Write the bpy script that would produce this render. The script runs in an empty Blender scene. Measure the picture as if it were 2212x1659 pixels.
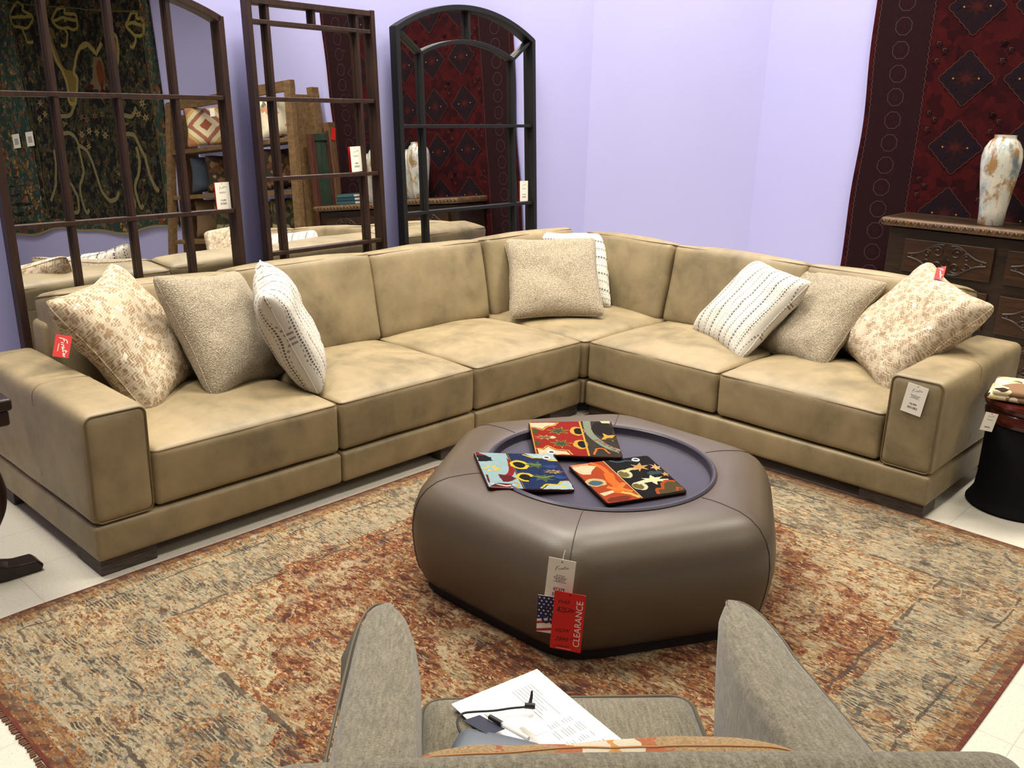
import bpy, bmesh, math, random
import numpy as np
from mathutils import Vector, Matrix, noise as mnoise

random.seed(7)
scene = bpy.context.scene
COL = scene.collection
R_ = math.radians

# ------------------------------------------------------------------ camera
def add_camera():
    yaw, pitch, roll = 0.7501, 0.2993, 0.0286
    f = Vector((math.cos(yaw) * math.cos(pitch), math.sin(yaw) * math.cos(pitch), -math.sin(pitch)))
    r = Vector((math.sin(yaw), -math.cos(yaw), 0))
    u = r.cross(f)
    r2 = r * math.cos(roll) + u * math.sin(roll)
    u2 = -r * math.sin(roll) + u * math.cos(roll)
    cam = bpy.data.cameras.new('camera')
    cam.sensor_fit = 'HORIZONTAL'
    cam.sensor_width = 36.0
    cam.lens = 36.0 * 1995.6 / 2212.0
    cam.clip_start = 0.05
    cam.clip_end = 60
    o = bpy.data.objects.new('camera', cam)
    m = Matrix((r2, u2, -f)).transposed().to_4x4()
    m.translation = Vector((-3.6777, -2.9131, 1.6))
    o.matrix_world = m
    COL.objects.link(o)
    scene.camera = o
add_camera()

# ------------------------------------------------------------------ light and exposure
w = bpy.data.worlds.new('store_air')
scene.world = w
w.use_nodes = True
w.node_tree.nodes['Background'].inputs[0].default_value = (1.0, 0.95, 0.88, 1)
w.node_tree.nodes['Background'].inputs[1].default_value = 0.03

CEIL = 4.35
def lamp(x, y, power, sx=1.2, sy=0.6, col=(1.0, 0.94, 0.83)):
    l = bpy.data.lights.new('ceiling_lamp', 'AREA')
    l.shape = 'RECTANGLE'
    l.size, l.size_y = sx, sy
    l.energy = power
    l.color = col
    l.spread = R_(135)
    o = bpy.data.objects.new('ceiling_lamp', l)
    o.location = (x, y, CEIL - 0.03)
    COL.objects.link(o)
for x, y, p in ((1.45, 0.25, 165), (-0.7, 0.55, 190), (-2.9, 0.55, 150), (1.5, -2.0, 135), (-0.7, -1.7, 70),
                (-3.0, -2.0, 45), (0.4, -5.2, 75), (-2.4, -5.6, 40), (0.4, -8.6, 90), (-2.4, -9.0, 40)):
    lamp(x, y, p)

scene.view_settings.view_transform = 'Standard'
scene.view_settings.look = 'None'
scene.view_settings.gamma = 1.0
scene.view_settings.use_curve_mapping = False
scene.view_settings.exposure = -0.90
scene.cycles.max_bounces = 7
scene.cycles.diffuse_bounces = 4
scene.cycles.use_adaptive_sampling = True
scene.cycles.adaptive_threshold = 0.02
scene.cycles.use_denoising = True

# ------------------------------------------------------------------ node helper
def lin(c):
    return tuple(((v / 255.0) / 12.92 if v / 255.0 <= 0.04045 else ((v / 255.0 + 0.055) / 1.055) ** 2.4) for v in c)

class G:
    def __init__(s, name):
        s.m = bpy.data.materials.new(name)
        s.m.use_nodes = True
        s.t = s.m.node_tree
        s.t.nodes.clear()
        s._co = {}
    def n(s, typ):
        return s.t.nodes.new(typ)
    def set(s, sock, v):
        if isinstance(v, bpy.types.NodeSocket):
            s.t.links.new(v, sock)
        elif isinstance(v, (tuple, list)) and sock.type == 'RGBA':
            sock.default_value = tuple(v)[:3] + (1,)
        else:
            sock.default_value = v
    def co(s, kind='Object'):
        if kind not in s._co:
            s._co[kind] = s.n('ShaderNodeTexCoord').outputs[kind]
        return s._co[kind]
    def math(s, op, a, b=None, c=None):
        n = s.n('ShaderNodeMath'); n.operation = op
        s.set(n.inputs[0], a)
        if b is not None: s.set(n.inputs[1], b)
        if c is not None: s.set(n.inputs[2], c)
        return n.outputs[0]
    def add(s, a, b): return s.math('ADD', a, b)
    def sub(s, a, b): return s.math('SUBTRACT', a, b)
    def mul(s, a, b): return s.math('MULTIPLY', a, b)
    def lt(s, a, b): return s.math('LESS_THAN', a, b)
    def gt(s, a, b): return s.math('GREATER_THAN', a, b)
    def mn(s, a, b): return s.math('MINIMUM', a, b)
    def mx(s, a, b): return s.math('MAXIMUM', a, b)
    def ab(s, a): return s.math('ABSOLUTE', a)
    def frac(s, a): return s.math('FRACT', a)
    def band(s, v, a, b): return s.mul(s.gt(v, a), s.lt(v, b))
    def sep(s, v=None):
        n = s.n('ShaderNodeSeparateXYZ'); s.set(n.inputs[0], v if v is not None else s.co())
        return n.outputs[0], n.outputs[1], n.outputs[2]
    def comb(s, x, y, z=0.0):
        n = s.n('ShaderNodeCombineXYZ')
        for i, v in enumerate((x, y, z)): s.set(n.inputs[i], v)
        return n.outputs[0]
    def mapv(s, scale=(1, 1, 1), rot=(0, 0, 0), loc=(0, 0, 0), v=None):
        n = s.n('ShaderNodeMapping')
        s.set(n.inputs['Vector'], v if v is not None else s.co())
        n.inputs['Scale'].default_value = scale; n.inputs['Rotation'].default_value = rot; n.inputs['Location'].default_value = loc
        return n.outputs[0]
    def noise(s, scale=5, detail=3, rough=0.5, v=None, dist=0.0, out='Fac'):
        n = s.n('ShaderNodeTexNoise'); s.set(n.inputs['Vector'], v if v is not None else s.co())
        n.inputs['Scale'].default_value = scale; n.inputs['Detail'].default_value = detail
        n.inputs['Roughness'].default_value = rough; n.inputs['Distortion'].default_value = dist
        return n.outputs[out]
    def vor(s, scale=5, v=None, feat='F1', out='Color', rnd=1.0):
        n = s.n('ShaderNodeTexVoronoi'); n.feature = feat
        s.set(n.inputs['Vector'], v if v is not None else s.co())
        n.inputs['Scale'].default_value = scale; n.inputs['Randomness'].default_value = rnd
        return n.outputs[out]
    def vadd(s, a, b):
        n = s.n('ShaderNodeVectorMath'); n.operation = 'ADD'; s.set(n.inputs[0], a); s.set(n.inputs[1], b); return n.outputs[0]
    def vscale(s, a, k):
        n = s.n('ShaderNodeVectorMath'); n.operation = 'SCALE'; s.set(n.inputs[0], a); s.set(n.inputs[3], k); return n.outputs[0]
    def warp(s, v, scale, amt):
        nz = s.noise(scale, 2, 0.5, v, out='Color')
        n = s.n('ShaderNodeVectorMath'); n.operation = 'SUBTRACT'; s.set(n.inputs[0], nz); n.inputs[1].default_value = (0.5, 0.5, 0.5)
        return s.vadd(v, s.vscale(n.outputs[0], amt))
    def ramp(s, fac, stops, interp='LINEAR'):
        n = s.n('ShaderNodeValToRGB'); r = n.color_ramp; r.interpolation = interp
        while len(r.elements) < len(stops): r.elements.new(0.5)
        for e, (p, c) in zip(r.elements, stops):
            e.position = p; e.color = tuple(c)[:3] + (1,)
        s.set(n.inputs[0], fac)
        return n.outputs[0]
    def mix(s, fac, a, b, blend='MIX'):
        n = s.n('ShaderNodeMix'); n.data_type = 'RGBA'; n.blend_type = blend
        s.set(n.inputs[0], fac); s.set(n.inputs[6], a); s.set(n.inputs[7], b)
        return n.outputs[2]
    def red(s, c):
        n = s.n('ShaderNodeSeparateColor'); s.set(n.inputs[0], c); return n.outputs[0]
    def grn(s, c):
        n = s.n('ShaderNodeSeparateColor'); s.set(n.inputs[0], c); return n.outputs[1]
    def step(s, v, a, b):
        n = s.n('ShaderNodeMapRange'); s.set(n.inputs[0], v); n.inputs[1].default_value = a; n.inputs[2].default_value = b
        return n.outputs[0]
    def out(s, base, rough=0.6, spec=0.4, metal=0.0, bump=None, bstr=0.3, bdist=0.002, sheen=0.0, coat=0.0):
        b = s.n('ShaderNodeBsdfPrincipled')
        s.set(b.inputs['Base Color'], base); s.set(b.inputs['Roughness'], rough)
        b.inputs['Specular IOR Level'].default_value = spec; b.inputs['Metallic'].default_value = metal
        b.inputs['Sheen Weight'].default_value = sheen; b.inputs['Coat Weight'].default_value = coat
        if bump is not None:
            k = s.n('ShaderNodeBump'); k.inputs['Strength'].default_value = bstr; k.inputs['Distance'].default_value = bdist
            s.set(k.inputs['Height'], bump); s.t.links.new(k.outputs[0], b.inputs['Normal'])
        o = s.n('ShaderNodeOutputMaterial'); s.t.links.new(b.outputs[0], o.inputs[0])
        return s.m

def plain(name, c, rough=0.6, spec=0.4, metal=0.0, var=0.12, scale=20, coat=0.0):
    g = G(name)
    a = lin(c)
    nz = g.noise(scale, 4, 0.6)
    col = g.mix(nz, tuple(v * (1 - var) for v in a), tuple(min(1, v * (1 + var)) for v in a))
    return g.out(col, rough, spec, metal, bump=nz, bstr=0.05, coat=coat)

def fabric(name, c, c2, scale=350, rough=0.9, stretch=(1, 1, 1), bstr=0.5, big=0.15, bdist=0.002):
    g = G(name)
    v = g.mapv(scale=stretch)
    f = g.noise(scale, 2, 0.7, v)
    b = g.noise(9, 3, 0.5)
    col = g.mix(g.step(f, 0.35, 0.65), lin(c), lin(c2))
    col = g.mix(g.mul(g.step(b, 0.35, 0.65), big), col, (0.02, 0.015, 0.01))
    return g.out(col, rough, 0.15, bump=f, bstr=bstr, bdist=bdist, sheen=0.15)

# ------------------------------------------------------------------ mesh builder
class MB:
    def __init__(s):
        s.v = []; s.f = []; s.mi = []; s.cur = 0
    def addv(s, pts):
        k = len(s.v); s.v.extend([tuple(p) for p in pts]); return k
    def face(s, idx):
        s.f.append(tuple(idx)); s.mi.append(s.cur)
    def box(s, c, size, M=None):
        x, y, z = (d / 2 for d in size)
        P = [Vector((c[0] + a * x, c[1] + b * y, c[2] + d * z)) for d in (-1, 1) for b in (-1, 1) for a in (-1, 1)]
        if M is not None: P = [M @ p for p in P]
        k = s.addv(P)
        for q in ((0, 2, 3, 1), (4, 5, 7, 6), (0, 1, 5, 4), (2, 6, 7, 3), (0, 4, 6, 2), (1, 3, 7, 5)):
            s.face([k + i for i in q])
    def rbox(s, c, size, r, crown=(0, 0, 0), uni=8, M=None, bump=0.0, seed=0, power=0.75):
        """rounded, optionally puffed box. crown = extra bulge on +z, on the y faces, on the x faces"""
        L = [d / 2 for d in size]
        r = min(r, min(L) * 0.98)
        def br(h):
            a = [-h, -h + 0.12 * r, -h + 0.3 * r, -h + 0.6 * r, -h + r]
            n = max(2, uni)
            mid = [(-h + r) + (2 * (h - r)) * i / n for i in range(1, n)] if h > r * 1.001 else []
            return a + mid + [-q for q in reversed(a)]
        B = [br(h) for h in L]
        idx = {}
        def vert(i, j, k):
            key = (i, j, k)
            if key in idx: return idx[key]
            p = Vector((B[0][i], B[1][j], B[2][k]))
            q = Vector([max(-L[t] + r, min(L[t] - r, p[t])) for t in range(3)])
            d = p - q
            if d.length > 1e-9: p = q + d.normalized() * r
            fx = max(0, 1 - (p.x / L[0]) ** 2) ** power; fy = max(0, 1 - (p.y / L[1]) ** 2) ** power; fz = max(0, 1 - (p.z / L[2]) ** 2) ** power
            e = Vector(((1 if p.x > 0 else -1) * crown[2] * fy * fz * min(1, abs(p.x) / L[0]) ** 2,
                        (1 if p.y > 0 else -1) * crown[1] * fx * fz * min(1, abs(p.y) / L[1]) ** 2,
                        max(0, p.z / L[2]) * crown[0] * fx * fy))
            if bump:
                nv = mnoise.noise_vector(Vector((p.x * 5 + seed * 7.3, p.y * 5 + seed, p.z * 5)))
                e += nv * bump
            p = p + e + Vector(c)
            if M is not None: p = M @ p
            s.v.append(tuple(p)); idx[key] = len(s.v) - 1
            return idx[key]
        nx, ny, nz = (len(b) - 1 for b in B)
        for i in range(nx):
            for j in range(ny):
                s.face((vert(i, j, 0), vert(i, j + 1, 0), vert(i + 1, j + 1, 0), vert(i + 1, j, 0)))
                s.face((vert(i, j, nz), vert(i + 1, j, nz), vert(i + 1, j + 1, nz), vert(i, j + 1, nz)))
        for i in range(nx):
            for k in range(nz):
                s.face((vert(i, 0, k), vert(i + 1, 0, k), vert(i + 1, 0, k + 1), vert(i, 0, k + 1)))
                s.face((vert(i, ny, k), vert(i, ny, k + 1), vert(i + 1, ny, k + 1), vert(i + 1, ny, k)))
        for j in range(ny):
            for k in range(nz):
                s.face((vert(0, j, k), vert(0, j, k + 1), vert(0, j + 1, k + 1), vert(0, j + 1, k)))
                s.face((vert(nx, j, k), vert(nx, j + 1, k), vert(nx, j + 1, k + 1), vert(nx, j, k + 1)))
    def tube(s, pts, r, n=8, closed=False, M=None):
        P = [Vector(p) for p in pts]
        if M is not None: P = [M @ p for p in P]
        m = len(P); rings = []
        up = Vector((0.13, 0.21, 0.97))
        for i, p in enumerate(P):
            a = P[(i - 1) % m] if (closed or i > 0) else p
            b = P[(i + 1) % m] if (closed or i < m - 1) else p
            t = (b - a).normalized()
            x = up.cross(t)
            if x.length < 0.1: x = Vector((1, 0, 0)).cross(t)
            x.normalize(); y = t.cross(x)
            rr = r[i] if isinstance(r, (list, tuple)) else r
            k = s.addv([p + (x * math.cos(2 * math.pi * j / n) + y * math.sin(2 * math.pi * j / n)) * rr for j in range(n)])
            rings.append(k)
        for i in range(m if closed else m - 1):
            a, b = rings[i], rings[(i + 1) % m]
            for j in range(n):
                s.face((a + j, a + (j + 1) % n, b + (j + 1) % n, b + j))
        if not closed:
            s.face([rings[0] + j for j in reversed(range(n))]); s.face([rings[-1] + j for j in range(n)])
    def lathe(s, prof, n=40, c=(0, 0, 0), caps=True):
        rings = []
        for r, z in prof:
            rings.append(s.addv([(c[0] + r * math.cos(2 * math.pi * j / n), c[1] + r * math.sin(2 * math.pi * j / n), c[2] + z) for j in range(n)]))
        for a, b in zip(rings, rings[1:]):
            for j in range(n): s.face((a + j, a + (j + 1) % n, b + (j + 1) % n, b + j))
        if caps:
            s.face([rings[0] + j for j in reversed(range(n))]); s.face([rings[-1] + j for j in range(n)])
    def prism(s, poly, z0, z1, M=None):
        n = len(poly)
        A = [Vector((x, y, z0)) for x, y in poly] + [Vector((x, y, z1)) for x, y in poly]
        if M is not None: A = [M @ p for p in A]
        k = s.addv(A)
        s.face([k + i for i in reversed(range(n))]); s.face([k + n + i for i in range(n)])
        for i in range(n):
            j = (i + 1) % n
            s.face((k + i, k + j, k + n + j, k + n + i))
    def poly(s, pts):
        k = s.addv(pts); s.face(range(k, k + len(pts)))
    def ribbon(s, pts, wd, fn, closed=False):
        """flat strip along 2-D pts, placed by fn(x, y)"""
        m = len(pts); A = []; Bq = []
        for i in range(m):
            a = pts[i - 1] if (i > 0 or closed) else pts[i]
            b = pts[(i + 1) % m] if (i < m - 1 or closed) else pts[i]
            dx, dy = b[0] - a[0], b[1] - a[1]
            l = math.hypot(dx, dy) or 1
            ww = wd[i] if isinstance(wd, (list, tuple)) else wd
            nx, ny = -dy / l * ww / 2, dx / l * ww / 2
            A.append(fn(pts[i][0] + nx, pts[i][1] + ny)); Bq.append(fn(pts[i][0] - nx, pts[i][1] - ny))
        k = s.addv(A); q = s.addv(Bq)
        for i in range(m if closed else m - 1):
            j = (i + 1) % m
            s.face((k + j, k + i, q + i, q + j))
    def build(s, name, mats, parent=None, smooth=False, angle=40, bevel=0.0, sub=0, M=None):
        me = bpy.data.meshes.new(name)
        me.from_pydata(s.v, [], s.f)
        for m in (mats if isinstance(mats, (list, tuple)) else [mats]): me.materials.append(m)
        me.polygons.foreach_set('material_index', s.mi)
        bm = bmesh.new(); bm.from_mesh(me)
        if not getattr(s, 'flat', False):
            bmesh.ops.recalc_face_normals(bm, faces=bm.faces)
        bm.to_mesh(me); bm.free()
        if smooth:
            me.polygons.foreach_set('use_smooth', [True] * len(me.polygons))
            me.set_sharp_from_angle(angle=R_(angle))
        o = bpy.data.objects.new(name, me)
        COL.objects.link(o)
        if parent is not None: o.parent = parent
        if M is not None: o.matrix_local = M
        if bevel:
            b = o.modifiers.new('bevel', 'BEVEL'); b.width = bevel; b.segments = 2; b.limit_method = 'ANGLE'
        if sub:
            q = o.modifiers.new('sub', 'SUBSURF'); q.levels = sub; q.render_levels = sub
        return o

def tag(o, label=None, cat=None, group=None, kind=None):
    if label: o['label'] = label
    if cat: o['category'] = cat
    if group: o['group'] = group
    if kind: o['kind'] = kind
    return o
def thing(name, label, cat, loc=(0, 0, 0), M=None, group=None):
    o = bpy.data.objects.new(name, None)
    o.empty_display_size = 0.1
    COL.objects.link(o)
    if M is not None: o.matrix_world = M
    else: o.location = loc
    return tag(o, label, cat, group)
def frame(c, x, y):
    x = Vector(x).normalized(); y = Vector(y); y = (y - x * y.dot(x)).normalized(); z = x.cross(y)
    m = Matrix((x, y, z)).transposed().to_4x4(); m.translation = Vector(c); return m
def rrect(w, h, r, n=6):
    P = []
    for cx, cy, a0 in ((w / 2 - r, h / 2 - r, 0), (-w / 2 + r, h / 2 - r, 90), (-w / 2 + r, -h / 2 + r, 180), (w / 2 - r, -h / 2 + r, 270)):
        for i in range(n + 1):
            a = R_(a0 + 90 * i / n); P.append((cx + r * math.cos(a), cy + r * math.sin(a)))
    return P
def dens(P, step):
    out = []
    m = len(P)
    for i in range(m):
        a, b = Vector(P[i]), Vector(P[(i + 1) % m]); k = max(1, int((b - a).length / step))
        out += [tuple(a.lerp(b, t / k)) for t in range(k)]
    return out

# ------------------------------------------------------------------ room shell
XW, YW = 2.606, 1.37          # wall with the red rug, wall with the mirrors
CA, CB = (1.64, YW), (XW, 0.556)   # ends of the diagonal corner panel
XL, YF = -7.5, -12.0

def m_wall():
    g = G('lavender_paint')
    nz = g.noise(1.6, 4, 0.6)
    col = g.mix(nz, lin((174, 173, 217)), lin((182, 180, 224)))
    return g.out(col, 0.75, 0.25, bump=g.noise(180, 2, 0.5), bstr=0.08, bdist=0.001)
def m_floor():
    g = G('vinyl_tile')
    x, y, z = g.sep()
    T = 0.3048
    fx = g.frac(g.math('DIVIDE', g.add(x, 1.24 + 30 * T), T)); fy = g.frac(g.math('DIVIDE', g.add(y, 2.19 + 50 * T), T))
    ex = g.mn(fx, g.sub(1.0, fx)); ey = g.mn(fy, g.sub(1.0, fy))
    line = g.lt(g.mn(ex, ey), 0.004)
    cell = g.vor(1.0, g.comb(g.math('FLOOR', g.math('DIVIDE', g.add(x, 1.24 + 30 * T), T)), g.math('FLOOR', g.math('DIVIDE', g.add(y, 2.19 + 50 * T), T))), rnd=0.0)
    sp = g.noise(130, 3, 0.7)
    col = g.mix(g.step(sp, 0.56, 0.72), lin((202, 196, 180)), lin((172, 165, 148)))
    col = g.mix(g.mul(g.step(g.noise(70, 2, 0.6), 0.6, 0.75), 0.5), col, lin((220, 216, 204)))
    col = g.mix(g.mul(line, 0.45), col, lin((120, 112, 98)))
    return g.out(col, 0.33, 0.45)
MW = m_wall(); MF = m_floor()
MC = plain('ceiling_white', (205, 203, 198), 0.9, 0.1)
def quadmesh(name, pts, mat, kind='structure', thick=None):
    mb = MB(); mb.flat = True
    mb.poly(pts)
    return tag(mb.build(name, mat), kind=kind)
def slab(name, a, b, z0, z1, t, mat):
    a = Vector((*a, 0)); b = Vector((*b, 0)); d = (b - a).normalized(); n = Vector((-d.y, d.x, 0))   # thickness goes to the left of a->b
    mb = MB(); mb.prism([(p.x, p.y) for p in (a, b, b + n * t, a + n * t)], z0, z1)
    return tag(mb.build(name, mat), kind='structure')
slab('wall_back', CA, (XL, YW), 0, CEIL, -0.1, MW)
slab('wall_corner', CB, CA, 0, CEIL, -0.1, MW)
slab('wall_right', (XW, YF), CB, 0, CEIL, -0.1, MW)
slab('wall_left', (XL, YW), (XL, YF), 0, CEIL, -0.1, MW)
slab('wall_front', (XL, YF), (XW, YF), 0, CEIL, -0.1, MW)
mb = MB(); mb.box(((XL + XW) / 2, (YF + YW) / 2, -0.05), (XW - XL + 0.4, YW - YF + 0.4, 0.1)); tag(mb.build('floor', MF), kind='structure')
mb = MB(); mb.box(((XL + XW) / 2, (YF + YW) / 2, CEIL + 0.05), (XW - XL + 0.4, YW - YF + 0.4, 0.1)); tag(mb.build('ceiling', MC), kind='structure')
M_BASE = plain('baseboard_vinyl', (70, 62, 66), 0.5)
slab('baseboard_back', (CA[0], YW - 0.012), (XL, YW - 0.012), 0, 0.10, -0.012, M_BASE)
slab('baseboard_right', (XW - 0.012, YF), (XW - 0.012, CB[1]), 0, 0.10, -0.012, M_BASE)

# ------------------------------------------------------------------ materials
def m_leather():
    g = G('tan_leather')
    big = g.noise(3.3, 5, 0.62, dist=0.4)
    med = g.noise(12, 4, 0.6)
    fine = g.vor(420, feat='F1', out='Distance')
    col = g.ramp(g.add(g.mul(big, 0.7), g.mul(med, 0.3)), [(0.30, lin((108, 96, 72))), (0.46, lin((136, 121, 90))), (0.56, lin((149, 132, 99))), (0.72, lin((163, 144, 109)))])
    return g.out(col, g.add(0.42, g.mul(big, 0.16)), 0.42, bump=g.add(fine, g.mul(med, 2.0)), bstr=0.10, bdist=0.003)
ML = m_leather()
ML_SEAM = plain('leather_welt', (112, 92, 62), 0.55)
def m_foot():
    g = G('grey_oak')
    v = g.mapv(scale=(3, 3, 40))
    n = g.noise(6, 5, 0.7, v)
    return g.out(g.ramp(n, [(0.3, lin((40, 34, 30))), (0.6, lin((86, 76, 68)))]), 0.65, 0.3, bump=n, bstr=0.3)
MFOOT = m_foot()

# ------------------------------------------------------------------ sectional sofa
LX, RY, WA = -2.575, -1.80, 0.221
HB0, HB1, HA = 0.059, 0.188, 0.585
D = 1.0
sofa = thing('sectional_sofa', 'L-shaped tan leather sectional sofa with loose back cushions filling the corner', 'sofa')
T_ID = Matrix.Identity(4)
T_R = Matrix(((0, 1, 0, 0), (1, 0, 0, 0), (0, 0, 1, 0), (0, 0, 0, 1)))     # swaps x and y: right wing built as a left wing seen in the mirror line

def piping(parent, pts, r=0.0035, M=None, closed=True, name='piping', mat=None):
    b = MB(); b.tube(pts, r, 6, closed=closed, M=M)
    return b.build(name, mat or ML_SEAM, parent, smooth=True)

def seat_cushion(c, size, M, seed, crown=0.05):
    b = MB(); b.rbox(c, size, 0.022, crown=(crown, 0.008, 0.004), uni=14, M=M, bump=0.004, seed=seed, power=0.62)
    o = b.build('seat_cushion', ML, sofa, smooth=True, angle=60)
    z = c[2] + size[2] / 2 - 0.005
    loop = [(c[0] + x, c[1] + y, z) for x, y in dens(rrect(size[0] - 0.008, size[1] - 0.008, 0.022), 0.05)]
    piping(o, loop, M=M)
    return o
def back_cushion(x0, x1, M, seed, h=0.47, zb=0.40, y=0.70, tilt=12, thick=0.22, dz=0.0):
    """stands on the seat, leans on the back frame; local box then tilted"""
    wd = x1 - x0
    K = Matrix.Translation(((x0 + x1) / 2, y, zb)) @ Matrix.Rotation(R_(-tilt), 4, 'X')
    if M is not None: K = M @ K
    b = MB(); b.rbox((0, thick / 2, h / 2 + dz / 2), (wd, thick, h + dz), 0.034, crown=(0.020, 0.018, 0.004), uni=12, M=K, bump=0.004, seed=seed, power=0.6)
    o = b.build('back_cushion', ML, sofa, smooth=True, angle=60)
    zz = h + dz - 0.009
    loop = [(x, thick / 2 + yy, zz) for x, yy in dens(rrect(wd - 0.010, thick - 0.012, 0.034), 0.05)]
    loop = [(px, py, zz + 0.003 * mnoise.noise(Vector((px * 4 + seed, py * 3, 1.3)))) for px, py, zz in loop]
    piping(o, loop, M=K)
    loop = [(sx * (wd / 2 - 0.012), 0.012, zq) for sx in (1,) for zq in (0.06, 0.15, 0.25, h - 0.05)]
    return o
def base(x0, x1, M, y1=D):
    b = MB(); b.rbox(((x0 + x1) / 2, y1 / 2, (HB0 + HB1) / 2), (x1 - x0 - 0.006, y1, HB1 - HB0), 0.014, crown=(0, 0.004, 0), uni=10, M=M)
    return b.build('base', ML, sofa, smooth=True, angle=60)
def arm(x0, x1, M):
    b = MB(); b.rbox(((x0 + x1) / 2, D / 2 + 0.001, (HB1 + HA) / 2), (x1 - x0, D - 0.002, HA - HB1), 0.034, crown=(0.010, 0.003, 0.004), uni=14, M=M, bump=0.003, seed=3)
    o = b.build('arm', ML, sofa, smooth=True, angle=60)
    ww, hh = x1 - x0 - 0.018, HA - HB1 - 0.018
    loop = [((x0 + x1) / 2 + x, 0.0065, (HB1 + HA) / 2 + z) for x, z in dens(rrect(ww, hh, 0.026), 0.05)]
    piping(o, loop, M=M, name='front_seam')
    sec = [((x0 + x1) / 2 + x, 0.42, (HB1 + HA) / 2 + z + (0.0095 if z > 0.1 else 0) * max(0, 1 - (2 * x / (x1 - x0)) ** 2) ** .75) for x, z in dens(rrect(x1 - x0, HA - HB1, 0.034, 8), 0.03)]
    sec = [p for p in sec if p[2] > HB1 + 0.05]
    k = max(range(len(sec)), key=lambda i: math.dist(sec[i], sec[i - 1])); sec = sec[k:] + sec[:k]
    piping(o, sec, r=0.0022, M=M, closed=False, name='top_seam')
    return o
def leg(x, y, sx, sy, M):
    b = MB(); b.box((x, y, HB0 / 2 + 0.002), (sx, sy, HB0 - 0.0), M=M)
    return b.build('leg', MFOOT, sofa, bevel=0.003)
def back_frame(x0, x1, M, y0=0.86, z1=0.70):
    b = MB(); b.rbox(((x0 + x1) / 2, (y0 + D) / 2, (HB1 + z1) / 2), (x1 - x0 - 0.004, D - y0, z1 - HB1), 0.025, crown=(0.004, 0, 0), uni=8, M=M)
    o = b.build('back_frame', ML, sofa, smooth=True, angle=60)
    piping(o, [(x0 + 0.02, D - 0.004, z1 - 0.012), ((x0 + x1) / 2, D - 0.004, z1 - 0.012), (x1 - 0.02, D - 0.004, z1 - 0.012)], M=M, closed=False)
    return o
# left wing: two-seat unit with arm, then an armless unit
base(LX, -1.5595, T_ID); base(-1.5595, -0.792, T_ID); base(-0.792, -0.012, T_ID)
arm(LX, LX + WA, T_ID)
x0 = LX + WA
for i, (a, b_) in enumerate(((x0, -1.562), (-1.562, -0.795), (-0.789, -0.012))):
    seat_cushion(((a + b_) / 2, 0.375, 0.300), (b_ - a - 0.008, 0.735, 0.208), T_ID, i)
for i, (a, b_) in enumerate(((x0 + 0.02, -1.545), (-1.545, -0.775), (-0.775, 0.02))):
    back_cushion(a, b_, T_ID, 10 + i, h=0.44, dz=(0.0, 0.01, 0.006)[i])
back_frame(x0, -0.792, T_ID); back_frame(-0.792, -0.002, T_ID)
for x, y, sx, sy in ((LX + 0.012 + 0.10, 0.013 + 0.10, 0.20, 0.20), (LX + 0.012 + 0.10, 0.89, 0.20, 0.16), (-0.90, 0.115, 0.20, 0.20), (-0.90, 0.89, 0.2, 0.16), (-0.13, 0.115, 0.22, 0.20), (-0.66, 0.89, 0.2, 0.16)):
    leg(x, y, sx, sy, T_ID)
# corner unit
b = MB(); b.rbox((0.4975, 0.4975, (HB0 + HB1) / 2), (1.003, 1.003, HB1 - HB0), 0.012, M=None); b.build('base', ML, sofa, smooth=True, angle=60)
b = MB(); b.rbox((0.42, 0.42, 0.297), (0.85, 0.85, 0.212), 0.035, crown=(0.05, 0.0, 0.0), uni=14, bump=0.004, seed=31, power=0.62)
o = b.build('seat_cushion', ML, sofa, smooth=True, angle=60)
piping(o, [(0.42 + x, 0.42 + y, 0.395) for x, y in dens(rrect(0.838, 0.838, 0.03), 0.05)])
back_cushion(0.035, 0.80, T_ID, 21, h=0.455, y=0.675)
back_cushion(0.022, 0.66, T_R, 22, h=0.452, y=0.675)
back_frame(0.0, 1.0, T_ID)
b = MB(); b.rbox((0.93, 0.43, (HB1 + 0.70) / 2), (0.14, 0.856, 0.70 - HB1), 0.025); o = b.build('back_frame', ML, sofa, smooth=True, angle=60)
for x, y in ((0.9, 0.9), (0.1, 0.9), (0.9, 0.12)): leg(x, y, 0.16, 0.16, T_ID)
# right wing: two-seat unit with arm (built along x, then x and y swapped)
def sw(a, b_): return (a, b_)
base(RY, -0.012, T_R)
arm(RY, RY + WA, T_R)
y0 = RY + WA
for i, (a, b_) in enumerate(((y0, -0.792), (-0.792, -0.012))):
    seat_cushion(((a + b_) / 2, 0.375, 0.300), (b_ - a - 0.008, 0.735, 0.205), T_R, 40 + i)
for i, (a, b_) in enumerate(((y0 + 0.01, -0.79), (-0.79, 0.015))):
    back_cushion(a, b_, T_R, 50 + i, h=0.445)
back_frame(y0, -0.002, T_R)
for x, y, sx, sy in ((RY + 0.013 + 0.135, 0.013 + 0.07, 0.27, 0.14), (RY + 0.15, 0.89, 0.24, 0.16), (-0.13, 0.115, 0.20, 0.18), (-0.13, 0.89, 0.2, 0.16)):
    leg(x, y, sx, sy, T_R)

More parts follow.
